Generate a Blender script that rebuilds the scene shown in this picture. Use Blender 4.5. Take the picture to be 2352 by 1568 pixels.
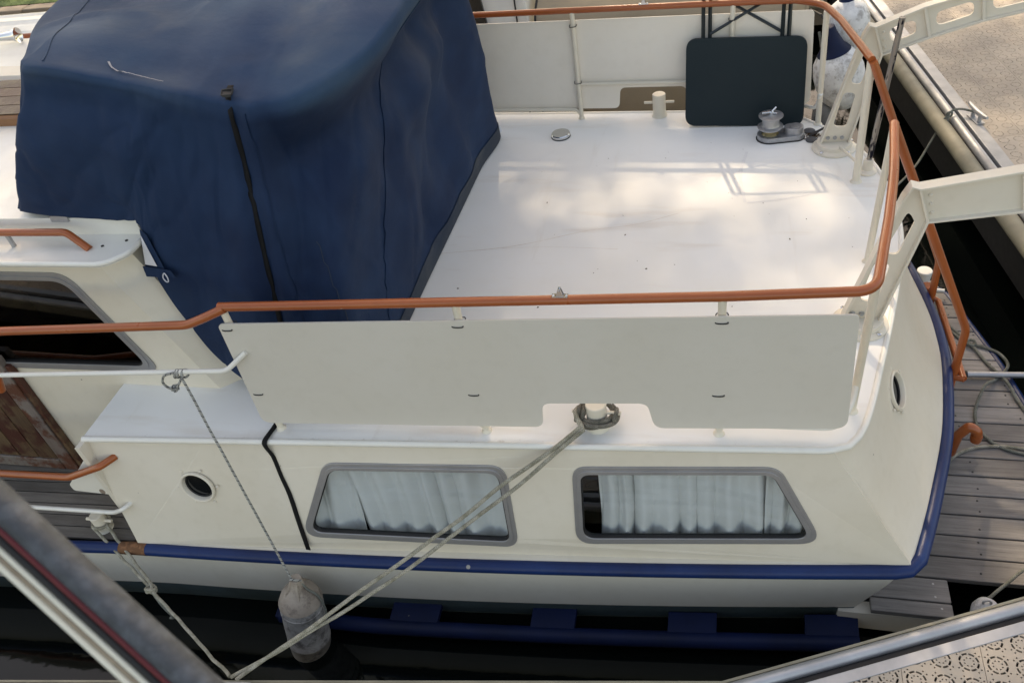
import bpy, math, random
from math import pi, sin, cos, radians, sqrt
from mathutils import Vector, Matrix, noise
from mathutils.geometry import tessellate_polygon

# ------------------------------------------------------------------ scene, camera, light
for o in list(bpy.data.objects):
    bpy.data.objects.remove(o)
scene = bpy.context.scene
COL = scene.collection
random.seed(7)
WATER = -1.38          # the aft deck of the yacht is z = 0
CY = 4.015             # centre line of the yacht (x runs aft, y away from the quay)

cam_d = bpy.data.cameras.new('camera')
cam = bpy.data.objects.new('camera', cam_d)
COL.objects.link(cam)
scene.camera = cam
right = Vector((0.96791642, 0.20479536, -0.14559076))
down = Vector((0.02942568, -0.66781097, -0.74374904))
fwd = Vector((-0.24954346, 0.7156028, -0.65241144))
m = Matrix.Identity(4)
for i in range(3):
    m[i][0] = right[i]; m[i][1] = -down[i]; m[i][2] = -fwd[i]
m[0][3], m[1][3], m[2][3] = 0.0, 0.0, 2.8256
cam.matrix_world = m
cam_d.sensor_width = 36.0
cam_d.lens = 1900.0 / 2352.0 * 36.0
cam_d.clip_start = 0.05
cam_d.clip_end = 2000.0
cam_d.dof.use_dof = True
cam_d.dof.focus_distance = 4.3
cam_d.dof.aperture_fstop = 5.0

SUN_EL = radians(46.0)
SUN_AZ_VEC = Vector((-0.20, 0.98, 0.0)).normalized()      # horizontal direction towards the sun
world = bpy.data.worlds.new('World')
scene.world = world
world.use_nodes = True
wn = world.node_tree
bg = wn.nodes['Background']
sky = wn.nodes.new('ShaderNodeTexSky')
sky.sky_type = 'NISHITA'
sky.sun_disc = False
sky.sun_elevation = SUN_EL
sky.sun_rotation = math.atan2(SUN_AZ_VEC.x, SUN_AZ_VEC.y)
sky.air_density = 1.0
sky.dust_density = 1.9
sky.ozone_density = 0.6
wn.links.new(sky.outputs[0], bg.inputs[0])
bg.inputs[1].default_value = 0.15
sun_d = bpy.data.lights.new('sun', 'SUN')
sun_d.energy = 2.0
sun_d.angle = radians(0.9)
sun_d.color = (1.0, 0.98, 0.95)
sun = bpy.data.objects.new('sun', sun_d)
COL.objects.link(sun)
to_sun = Vector((SUN_AZ_VEC.x * cos(SUN_EL), SUN_AZ_VEC.y * cos(SUN_EL), sin(SUN_EL)))
sun.rotation_euler = to_sun.to_track_quat('Z', 'Y').to_euler()
sun.location = to_sun * 30
scene.view_settings.view_transform = 'Standard'
scene.view_settings.look = 'None'
scene.view_settings.exposure = 1.52
scene.view_settings.white_balance_tint = 13.0
scene.view_settings.gamma = 1.0
scene.view_settings.use_white_balance = True
scene.view_settings.white_balance_temperature = 10200.0

# ------------------------------------------------------------------ materials
def new_mat(name):
    mt = bpy.data.materials.new(name)
    mt.use_nodes = True
    nt = mt.node_tree
    return mt, nt, nt.nodes['Principled BSDF']

def N(nt, kind, **kw):
    n = nt.nodes.new('ShaderNode' + kind)
    for k, v in kw.items():
        if k.startswith('i_'):
            n.inputs[k[2:].replace('_', ' ')].default_value = v
        else:
            setattr(n, k, v)
    return n

def coords(nt, scale=(1, 1, 1), uv=False, rot=(0, 0, 0)):
    tc = N(nt, 'TexCoord')
    mp = N(nt, 'Mapping')
    mp.inputs['Scale'].default_value = scale
    mp.inputs['Rotation'].default_value = rot
    nt.links.new(tc.outputs['UV' if uv else 'Object'], mp.inputs[0])
    return mp.outputs[0]

def noise_fac(nt, vec, scale, detail=4, lo=0.35, hi=0.65, rough=0.55):
    n = N(nt, 'TexNoise')
    n.inputs['Scale'].default_value = scale
    n.inputs['Detail'].default_value = detail
    n.inputs['Roughness'].default_value = rough
    nt.links.new(vec, n.inputs['Vector'])
    r = N(nt, 'MapRange')
    r.inputs[1].default_value = lo
    r.inputs[2].default_value = hi
    nt.links.new(n.outputs[0], r.inputs[0])
    return r.outputs[0], n.outputs[0]

def mix(nt, fac, a, b):
    mx = N(nt, 'Mix', data_type='RGBA')
    if isinstance(fac, (int, float)):
        mx.inputs[0].default_value = fac
    else:
        nt.links.new(fac, mx.inputs[0])
    for sock, v in ((mx.inputs[6], a), (mx.inputs[7], b)):
        if isinstance(v, (tuple, list)):
            sock.default_value = (v[0], v[1], v[2], 1)
        else:
            nt.links.new(v, sock)
    return mx.outputs[2]

def math_n(nt, op, a, b=None, clamp=False):
    n = N(nt, 'Math', operation=op, use_clamp=clamp)
    for i, v in enumerate((a, b)):
        if v is None:
            continue
        if isinstance(v, (int, float)):
            n.inputs[i].default_value = v
        else:
            nt.links.new(v, n.inputs[i])
    return n.outputs[0]

def bump(nt, bs, height, strength=0.2, dist=0.01):
    b = N(nt, 'Bump')
    b.inputs['Strength'].default_value = strength
    b.inputs['Distance'].default_value = dist
    nt.links.new(height, b.inputs['Height'])
    nt.links.new(b.outputs[0], bs.inputs['Normal'])

def rough_var(nt, bs, fac, lo, hi):
    r = N(nt, 'MapRange')
    r.inputs[3].default_value = lo
    r.inputs[4].default_value = hi
    nt.links.new(fac, r.inputs[0])
    nt.links.new(r.outputs[0], bs.inputs['Roughness'])

def specks(nt, vec, scale, thr):
    v = N(nt, 'TexVoronoi', feature='F1')
    v.inputs['Scale'].default_value = scale
    nt.links.new(vec, v.inputs['Vector'])
    # only some cells carry a speck, of different sizes
    sep = N(nt, 'SeparateColor')
    nt.links.new(v.outputs['Color'], sep.inputs[0])
    keep = math_n(nt, 'GREATER_THAN', sep.outputs[0], 0.8)
    size = math_n(nt, 'MULTIPLY', sep.outputs[1], thr)
    hit = math_n(nt, 'LESS_THAN', v.outputs['Distance'], size)
    return math_n(nt, 'MULTIPLY', keep, hit)

def paint(name, col, tint, rough=0.35, speck=0.06, dirt=0.5, speck_col=(0.10, 0.07, 0.05), bumpy=0.04, coat=0.0, streak=None, spec=0.5):
    mt, nt, bs = new_mat(name)
    v = coords(nt)
    f1, _ = noise_fac(nt, v, 1.7, 6, 0.38, 0.72)
    f1 = math_n(nt, 'MULTIPLY', f1, dirt)
    c = mix(nt, f1, col, tint)
    f3, raw = noise_fac(nt, v, 14, 5, 0.5, 0.8)
    c = mix(nt, math_n(nt, 'MULTIPLY', f3, dirt * 0.35), c, tuple(x * 0.82 for x in tint))
    if streak:
        vs = coords(nt, streak)
        f4, _ = noise_fac(nt, vs, 3.0, 5, 0.58, 0.75)
        c = mix(nt, math_n(nt, 'MULTIPLY', f4, 0.35), c, tuple(x * 0.78 for x in tint))
    if speck > 0:
        sp = specks(nt, v, 9.0, speck)
        c = mix(nt, math_n(nt, 'MULTIPLY', sp, 0.8), c, speck_col)
    nt.links.new(c, bs.inputs['Base Color'])
    rough_var(nt, bs, raw, rough - 0.06, rough + 0.14)
    bs.inputs['Specular IOR Level'].default_value = spec
    if coat:
        bs.inputs['Coat Weight'].default_value = coat
        bs.inputs['Coat Roughness'].default_value = 0.15
    _, rb = noise_fac(nt, v, 2.2, 2)
    bump(nt, bs, rb, bumpy, 0.02)
    return mt

M = {}
M['cream'] = paint('cream_paint', (0.715, 0.66, 0.57), (0.63, 0.56, 0.445), 0.34, 0.05, 0.55)
M['tube'] = paint('cream_tube_paint', (0.72, 0.665, 0.565), (0.61, 0.53, 0.41), 0.32, 0.05, 0.5)
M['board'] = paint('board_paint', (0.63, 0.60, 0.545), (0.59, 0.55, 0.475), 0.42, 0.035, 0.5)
M['far_board'] = paint('bounce_lit_ivory_paint', (0.80, 0.745, 0.665), (0.74, 0.67, 0.57), 0.42, 0.03, 0.5)  # creamier board paint; light bounced off the deck is put into its colour
M['white'] = paint('white_paint', (0.76, 0.75, 0.71), (0.67, 0.63, 0.54), 0.3, 0.04, 0.5)
M['orange'] = paint('orange_brown_paint', (0.37, 0.090, 0.024), (0.28, 0.058, 0.014), 0.27, 0.05, 0.8, (0.5, 0.36, 0.27), 0.05, 0.12)
M['navy'] = paint('navy_paint', (0.003, 0.026, 0.110), (0.003, 0.013, 0.056), 0.36, 0.12, 0.8, (0.35, 0.33, 0.30), 0.1, 0.0, (1.5, 6, 6), 0.3)
M['navy_dark'] = paint('dark_navy_paint', (0.0025, 0.012, 0.055), (0.003, 0.008, 0.026), 0.5, 0.1, 1.0, (0.2, 0.19, 0.17), 0.1, 0.0, (1.5, 6, 6), 0.2)  # darker navy; on the waterline pipe and brackets it paints in dock shade
M['boot'] = paint('boot_stripe_paint', (0.060, 0.095, 0.105), (0.040, 0.055, 0.045), 0.5, 0.05, 1.0)
M['green_board'] = paint('dark_green_laminate', (0.0095, 0.021, 0.027), (0.014, 0.026, 0.031), 0.5, 0.03, 0.6, (0.15, 0.17, 0.17), 0.02, spec=0.2)
M['grey_disc'] = paint('grey_rubber', (0.055, 0.06, 0.07), (0.09, 0.085, 0.08), 0.7, 0.05, 0.8)

def deck_mat():
    mt, nt, bs = new_mat('deck_paint')
    v = coords(nt)
    f1, _ = noise_fac(nt, v, 1.1, 5, 0.40, 0.70)
    c = mix(nt, math_n(nt, 'MULTIPLY', f1, 0.6), (0.83, 0.83, 0.805), (0.77, 0.745, 0.68))
    # faint tan streaks and boot marks
    vs = coords(nt, (0.5, 3.0, 1), rot=(0, 0, 0.25))
    f2, _ = noise_fac(nt, vs, 2.2, 6, 0.58, 0.72)
    c = mix(nt, math_n(nt, 'MULTIPLY', f2, 0.30), c, (0.58, 0.47, 0.36))
    vs2 = coords(nt, (4.0, 0.6, 1), rot=(0, 0, -0.1))
    f3, _ = noise_fac(nt, vs2, 2.0, 6, 0.62, 0.75)
    c = mix(nt, math_n(nt, 'MULTIPLY', f3, 0.22), c, (0.55, 0.48, 0.40))
    # dirt and rust gathered along the near gutter
    tc = N(nt, 'TexCoord'); sx = N(nt, 'SeparateXYZ')
    nt.links.new(tc.outputs['Object'], sx.inputs[0])
    gx = math_n(nt, 'MULTIPLY_ADD', sx.outputs[0], 0.0597); nt.nodes[-1].inputs[2].default_value = 2.4604
    d = math_n(nt, 'SUBTRACT', sx.outputs[1], gx)
    near = N(nt, 'MapRange'); near.inputs[1].default_value = 0.035; near.inputs[2].default_value = 0.010
    nt.links.new(d, near.inputs[0])
    fn, _ = noise_fac(nt, v, 13, 7, 0.56, 0.70, 0.7)
    c = mix(nt, math_n(nt, 'MULTIPLY', math_n(nt, 'MULTIPLY', near.outputs[0], fn), 0.5), c, (0.22, 0.13, 0.075))
    sp = specks(nt, v, 6.5, 0.045)
    c = mix(nt, math_n(nt, 'MULTIPLY', sp, 0.85), c, (0.07, 0.055, 0.045))
    nt.links.new(c, bs.inputs['Base Color'])
    _, raw = noise_fac(nt, v, 8, 5)
    rough_var(nt, bs, raw, 0.55, 0.75)
    bs.inputs['Specular IOR Level'].default_value = 0.25
    _, rb = noise_fac(nt, v, 1.6, 3)
    bump(nt, bs, rb, 0.06, 0.02)
    return mt
M['deck'] = deck_mat()

def canvas(name, base, fade, amount, dust=0.0):
    mt, nt, bs = new_mat(name)
    v = coords(nt)
    f1, _ = noise_fac(nt, v, 1.3, 6, 0.35, 0.7)
    c = mix(nt, math_n(nt, 'MULTIPLY', f1, amount), base, fade)
    f2, _ = noise_fac(nt, v, 5.0, 6, 0.45, 0.75)
    c = mix(nt, math_n(nt, 'MULTIPLY', f2, amount * 0.35), c, tuple(x * 1.35 for x in fade))
    if dust:
        f3, _ = noise_fac(nt, v, 2.3, 7, 0.55, 0.75)
        c = mix(nt, math_n(nt, 'MULTIPLY', f3, dust), c, (0.20, 0.20, 0.19))
    nt.links.new(c, bs.inputs['Base Color'])
    bs.inputs['Roughness'].default_value = 0.7
    bs.inputs['Specular IOR Level'].default_value = 0.18
    bs.inputs['Sheen Weight'].default_value = 0.0
    bs.inputs['Sheen Roughness'].default_value = 0.5
    w = N(nt, 'TexNoise'); w.inputs['Scale'].default_value = 420; w.inputs['Detail'].default_value = 1
    nt.links.new(v, w.inputs['Vector'])
    w2, raw2 = noise_fac(nt, v, 10, 5)
    h = math_n(nt, 'ADD', math_n(nt, 'MULTIPLY', w.outputs[0], 0.06), raw2)
    bump(nt, bs, h, 0.22, 0.02)
    return mt
def cover_canvas():
    mt = canvas('navy_canvas', (0.0046, 0.0170, 0.050), (0.0100, 0.0340, 0.083), 0.9)
    nt = mt.node_tree; bs = nt.nodes['Principled BSDF']
    dark = bs.inputs['Base Color'].links[0].from_socket
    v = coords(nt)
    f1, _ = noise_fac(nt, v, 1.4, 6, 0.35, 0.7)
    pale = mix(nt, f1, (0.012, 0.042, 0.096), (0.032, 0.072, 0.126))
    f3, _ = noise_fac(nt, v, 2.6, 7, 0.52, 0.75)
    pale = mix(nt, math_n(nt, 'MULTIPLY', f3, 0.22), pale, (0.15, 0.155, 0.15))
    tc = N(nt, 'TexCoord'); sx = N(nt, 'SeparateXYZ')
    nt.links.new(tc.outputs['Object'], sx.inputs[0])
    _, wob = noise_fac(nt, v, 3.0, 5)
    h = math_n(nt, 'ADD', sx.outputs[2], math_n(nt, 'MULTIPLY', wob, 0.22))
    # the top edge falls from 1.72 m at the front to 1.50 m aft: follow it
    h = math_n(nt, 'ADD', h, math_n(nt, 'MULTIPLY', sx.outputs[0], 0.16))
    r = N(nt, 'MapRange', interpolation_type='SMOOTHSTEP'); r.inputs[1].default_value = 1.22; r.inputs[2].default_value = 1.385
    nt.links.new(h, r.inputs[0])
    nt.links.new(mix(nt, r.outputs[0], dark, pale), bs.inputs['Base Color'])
    return mt
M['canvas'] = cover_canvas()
M['hem'] = canvas('faded_hem_canvas', (0.020, 0.034, 0.060), (0.045, 0.055, 0.068), 1.0, 0.3)
M['tan_canvas'] = canvas('tan_canvas', (0.35, 0.285, 0.205), (0.28, 0.22, 0.155), 0.9)
M['curtain'] = canvas('white_curtain_cloth', (0.81, 0.81, 0.79), (0.71, 0.71, 0.69), 0.5)
M['strap'] = canvas('black_webbing', (0.006, 0.006, 0.007), (0.012, 0.012, 0.013), 0.5)

def simple(name, col, rough=0.5, metal=0.0, var=0.25, scale=20, bstr=0.0):
    mt, nt, bs = new_mat(name)
    v = coords(nt)
    f, raw = noise_fac(nt, v, scale, 5, 0.3, 0.7)
    c = mix(nt, math_n(nt, 'MULTIPLY', f, var), col, tuple(x * 0.5 for x in col))
    nt.links.new(c, bs.inputs['Base Color'])
    bs.inputs['Metallic'].default_value = metal
    rough_var(nt, bs, raw, max(0.02, rough - 0.08), rough + 0.12)
    if bstr:
        bump(nt, bs, raw, bstr, 0.01)
    return mt
M['chrome'] = simple('polished_chrome', (0.72, 0.72, 0.72), 0.10, 1.0, 0.1)
M['alu'] = simple('weathered_aluminium', (0.46, 0.47, 0.49), 0.46, 0.65, 0.35, 9, 0.1)
M['alu_frame'] = simple('anodised_window_frame', (0.36, 0.36, 0.37), 0.42, 0.6, 0.35, 6, 0.05)
M['galv'] = simple('cast_grey_metal', (0.44, 0.45, 0.47), 0.38, 0.75, 0.4, 30, 0.2)
M['brass'] = simple('dull_brass', (0.35, 0.28, 0.15), 0.4, 0.8, 0.4, 30)
M['black'] = simple('black_rubber', (0.007, 0.007, 0.008), 0.55, 0.0, 0.3)
M['dark'] = simple('dark_interior', (0.020, 0.018, 0.016), 0.8, 0.0, 0.3)
M['steel_frame'] = simple('dark_green_steel', (0.013, 0.022, 0.026), 0.38, 0.0, 0.3)
M['rust'] = simple('rusty_steel', (0.30, 0.13, 0.06), 0.85, 0.0, 1.6, 38, 0.6)
M['tube_rubber'] = simple('beige_rubber_tube', (0.33, 0.30, 0.22), 0.6, 0.0, 0.6, 6, 0.15)
M['red'] = simple('red_line', (0.15, 0.008, 0.014), 0.5, 0.0, 0.4)
M['edge_white'] = simple('cream_edge_strip', (0.70, 0.68, 0.58), 0.5, 0.0, 0.2)
M['rail_grey'] = simple('weathered_grey_handrail', (0.085, 0.100, 0.122), 0.6, 0.1, 1.4, 45, 0.3)
M['soil'] = simple('brown_leaf_litter', (0.13, 0.075, 0.04), 0.9, 0.0, 0.7, 40)
M['bark'] = simple('grey_bark', (0.09, 0.07, 0.055), 0.9, 0.0, 0.7, 8, 0.6)

def leaf_mat():
    mt, nt, bs = new_mat('tree_leaf')
    v = coords(nt)
    f, raw = noise_fac(nt, v, 0.6, 4)
    nt.links.new(mix(nt, f, (0.035, 0.075, 0.018), (0.07, 0.115, 0.03)), bs.inputs['Base Color'])
    bs.inputs['Roughness'].default_value = 0.6
    return mt
M['leaf'] = leaf_mat()

def wood(name, a, b, c3, ring=16.0, grain=(1.2, 22, 22), peel=None, rough=0.75):
    mt, nt, bs = new_mat(name)
    info = N(nt, 'ObjectInfo')
    tc = N(nt, 'TexCoord')
    add = N(nt, 'VectorMath', operation='ADD')
    rv = N(nt, 'Combine' + 'XYZ')
    r13 = math_n(nt, 'MULTIPLY', info.outputs['Random'], 13.0)
    nt.links.new(r13, rv.inputs[0]); nt.links.new(r13, rv.inputs[2])
    nt.links.new(tc.outputs['Object'], add.inputs[0]); nt.links.new(rv.outputs[0], add.inputs[1])
    mp = N(nt, 'Mapping'); mp.inputs['Scale'].default_value = grain
    nt.links.new(add.outputs[0], mp.inputs[0])
    f1, raw = noise_fac(nt, mp.outputs[0], 2.2, 8, 0.3, 0.7, 0.65)
    col = mix(nt, f1, a, b)
    f2, _ = noise_fac(nt, add.outputs[0], 2.0, 4, 0.4, 0.75)
    col = mix(nt, math_n(nt, 'MULTIPLY', f2, 0.55), col, c3)
    f5, raw5 = noise_fac(nt, mp.outputs[0], 7, 6, 0.60, 0.72, 0.6)
    col = mix(nt, math_n(nt, 'MULTIPLY', f5, 0.6), col, tuple(x * 0.3 for x in a))
    if peel:
        f3, _ = noise_fac(nt, add.outputs[0], 5, 7, 0.47, 0.55, 0.7)
        col = mix(nt, f3, col, peel)
    hv = N(nt, 'HueSaturation')
    rr = N(nt, 'MapRange'); rr.inputs[3].default_value = 0.72; rr.inputs[4].default_value = 1.2
    nt.links.new(info.outputs['Random'], rr.inputs[0]); nt.links.new(rr.outputs[0], hv.inputs['Value'])
    nt.links.new(col, hv.inputs['Color'])
    nt.links.new(hv.outputs[0], bs.inputs['Base Color'])
    bs.inputs['Roughness'].default_value = rough
    bump(nt, bs, raw, 0.5, 0.006)
    return mt
M['grey_wood'] = wood('silvered_plank', (0.160, 0.150, 0.143), (0.315, 0.298, 0.285), (0.11, 0.098, 0.092))
M['teak'] = wood('worn_teak', (0.105, 0.090, 0.078), (0.20, 0.18, 0.16), (0.055, 0.045, 0.038))
M['door_wood'] = wood('peeling_varnished_wood', (0.085, 0.045, 0.022), (0.15, 0.095, 0.052), (0.05, 0.02, 0.010), peel=(0.055, 0.013, 0.007), grain=(18, 18, 1.2), rough=0.5)
M['door_frame'] = wood('greyed_door_frame', (0.12, 0.10, 0.09), (0.20, 0.175, 0.16), (0.09, 0.035, 0.02), peel=(0.085, 0.026, 0.013), grain=(18, 18, 1.2), rough=0.6)
M['varnish'] = wood('varnished_wood', (0.20, 0.08, 0.028), (0.29, 0.13, 0.05), (0.12, 0.045, 0.02), rough=0.35)
M['timber'] = wood('weathered_timber', (0.24, 0.19, 0.14), (0.34, 0.28, 0.21), (0.17, 0.13, 0.10))

def rope_mat(name, a, b, fleck=None):
    mt, nt, bs = new_mat(name)
    tc = N(nt, 'TexCoord'); sx = N(nt, 'SeparateXYZ')
    nt.links.new(tc.outputs['UV'], sx.inputs[0])
    # two sets of strands crossing on the tube
    p = math_n(nt, 'SINE', math_n(nt, 'ADD', math_n(nt, 'MULTIPLY', sx.outputs[0], 37.7), math_n(nt, 'MULTIPLY', sx.outputs[1], 420)))
    q = math_n(nt, 'SINE', math_n(nt, 'SUBTRACT', math_n(nt, 'MULTIPLY', sx.outputs[0], 37.7), math_n(nt, 'MULTIPLY', sx.outputs[1], 420)))
    h = math_n(nt, 'MAXIMUM', p, q)
    v = coords(nt)
    f, _ = noise_fac(nt, v, 26, 5, 0.4, 0.65)
    c = mix(nt, f, a, b)
    hm = N(nt, 'MapRange'); hm.inputs[1].default_value = 0.0; hm.inputs[2].default_value = 0.8
    nt.links.new(h, hm.inputs[0])
    c = mix(nt, math_n(nt, 'MULTIPLY', math_n(nt, 'SUBTRACT', 1.0, hm.outputs[0]), 0.6), c, tuple(x * 0.45 for x in b))
    if fleck:
        fl = math_n(nt, 'GREATER_THAN', math_n(nt, 'SINE', math_n(nt, 'ADD', math_n(nt, 'MULTIPLY', sx.outputs[0], 6.283), math_n(nt, 'MULTIPLY', sx.outputs[1], 210))), 0.86)
        c = mix(nt, fl, c, fleck)
    nt.links.new(c, bs.inputs['Base Color'])
    bs.inputs['Roughness'].default_value = 0.85
    bump(nt, bs, h, 0.6, 0.003)
    return mt
M['rope'] = rope_mat('weathered_braided_rope', (0.46, 0.435, 0.36), (0.25, 0.235, 0.175))
M['rope_dark'] = rope_mat('dirty_braided_rope', (0.23, 0.215, 0.18), (0.11, 0.105, 0.085))
M['rope_fleck'] = rope_mat('white_flecked_rope', (0.50, 0.50, 0.47), (0.36, 0.36, 0.33), (0.012, 0.015, 0.03))
M['rope_green'] = rope_mat('greenish_grey_rope', (0.25, 0.26, 0.23), (0.15, 0.155, 0.125))

def fender_mat(name, a, b, dark):
    mt, nt, bs = new_mat(name)
    v = coords(nt)
    f, raw = noise_fac(nt, v, 9, 8, 0.35, 0.68, 0.65)
    c = mix(nt, f, a, b)
    f2, _ = noise_fac(nt, v, 13, 8, 0.50, 0.62, 0.72)
    c = mix(nt, math_n(nt, 'MULTIPLY', f2, 0.8), c, dark)
    nt.links.new(c, bs.inputs['Base Color'])
    rough_var(nt, bs, raw, 0.4, 0.65)
    bump(nt, bs, raw, 0.15, 0.004)
    return mt
M['fender'] = fender_mat('grimy_vinyl', (0.41, 0.39, 0.37), (0.24, 0.22, 0.205), (0.065, 0.056, 0.053))
M['fender_end'] = fender_mat('stained_vinyl_end', (0.38, 0.32, 0.265), (0.27, 0.215, 0.175), (0.14, 0.105, 0.085))
M['buoy'] = fender_mat('scuffed_white_vinyl', (0.72, 0.73, 0.74), (0.52, 0.52, 0.53), (0.27, 0.25, 0.24))
M['grey_fender'] = fender_mat('dull_grey_vinyl', (0.14, 0.14, 0.145), (0.09, 0.09, 0.095), (0.05, 0.05, 0.05))

def tile_mat():
    mt, nt, bs = new_mat('beige_plastic_tile')
    v = coords(nt)
    info = N(nt, 'ObjectInfo')
    geo = N(nt, 'NewGeometry')
    n1 = N(nt, 'TexNoise'); n1.inputs['Scale'].default_value = 2.1; n1.inputs['Detail'].default_value = 7
    nt.links.new(geo.outputs['Position'], n1.inputs['Vector'])
    r = N(nt, 'MapRange'); r.inputs[1].default_value = 0.38; r.inputs[2].default_value = 0.68
    nt.links.new(n1.outputs[0], r.inputs[0])
    c = mix(nt, r.outputs[0], (0.48, 0.40, 0.32), (0.37, 0.31, 0.255))
    hv = N(nt, 'HueSaturation')
    rr = N(nt, 'MapRange'); rr.inputs[3].default_value = 0.9; rr.inputs[4].default_value = 1.08
    nt.links.new(info.outputs['Random'], rr.inputs[0]); nt.links.new(rr.outputs[0], hv.inputs['Value'])
    nt.links.new(c, hv.inputs['Color'])
    nt.links.new(hv.outputs[0], bs.inputs['Base Color'])
    bs.inputs['Roughness'].default_value = 0.62
    return mt
M['tile'] = tile_mat()

def water_mat():
    mt, nt, bs = new_mat('dark_harbour_water')
    bs.inputs['Base Color'].default_value = (0.0022, 0.0035, 0.003, 1)
    bs.inputs['Roughness'].default_value = 0.04
    bs.inputs['IOR'].default_value = 1.33
    v = coords(nt)
    _, a = noise_fac(nt, v, 1.6, 4)
    _, b = noise_fac(nt, v, 7.0, 3)
    bump(nt, bs, math_n(nt, 'ADD', a, math_n(nt, 'MULTIPLY', b, 0.2)), 0.05, 0.04)
    return mt
M['water'] = water_mat()

def grass_mat():
    mt, nt, bs = new_mat('lawn')
    v = coords(nt)
    f, _ = noise_fac(nt, v, 5, 8, 0.3, 0.7, 0.7)
    nt.links.new(mix(nt, f, (0.035, 0.085, 0.018), (0.08, 0.14, 0.03)), bs.inputs['Base Color'])
    bs.inputs['Roughness'].default_value = 0.9
    _, r2 = noise_fac(nt, v, 60, 6)
    bump(nt, bs, r2, 0.8, 0.03)
    return mt
M['grass'] = grass_mat()

def glass_mat(name, tint):
    mt = bpy.data.materials.new(name)
    mt.use_nodes = True
    nt = mt.node_tree
    for n in list(nt.nodes):
        nt.nodes.remove(n)
    out = N(nt, 'OutputMaterial')
    tr = N(nt, 'BsdfTransparent'); tr.inputs[0].default_value = (*tint, 1)
    gl = N(nt, 'BsdfGlossy'); gl.inputs['Roughness'].default_value = 0.015
    lw = N(nt, 'LayerWeight'); lw.inputs[0].default_value = 0.5
    f5 = math_n(nt, 'POWER', lw.outputs['Facing'], 5.0)
    f2 = math_n(nt, 'ADD', math_n(nt, 'MULTIPLY', f5, 0.9), 0.07, True)
    mx = N(nt, 'MixShader')
    nt.links.new(f2, mx.inputs[0]); nt.links.new(tr.outputs[0], mx.inputs[1]); nt.links.new(gl.outputs[0], mx.inputs[2])
    nt.links.new(mx.outputs[0], out.inputs[0])
    return mt
M['glass'] = glass_mat('window_glass', (0.78, 0.82, 0.84))
M['smoked'] = glass_mat('smoked_glass', (0.42, 0.40, 0.38))

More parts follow.
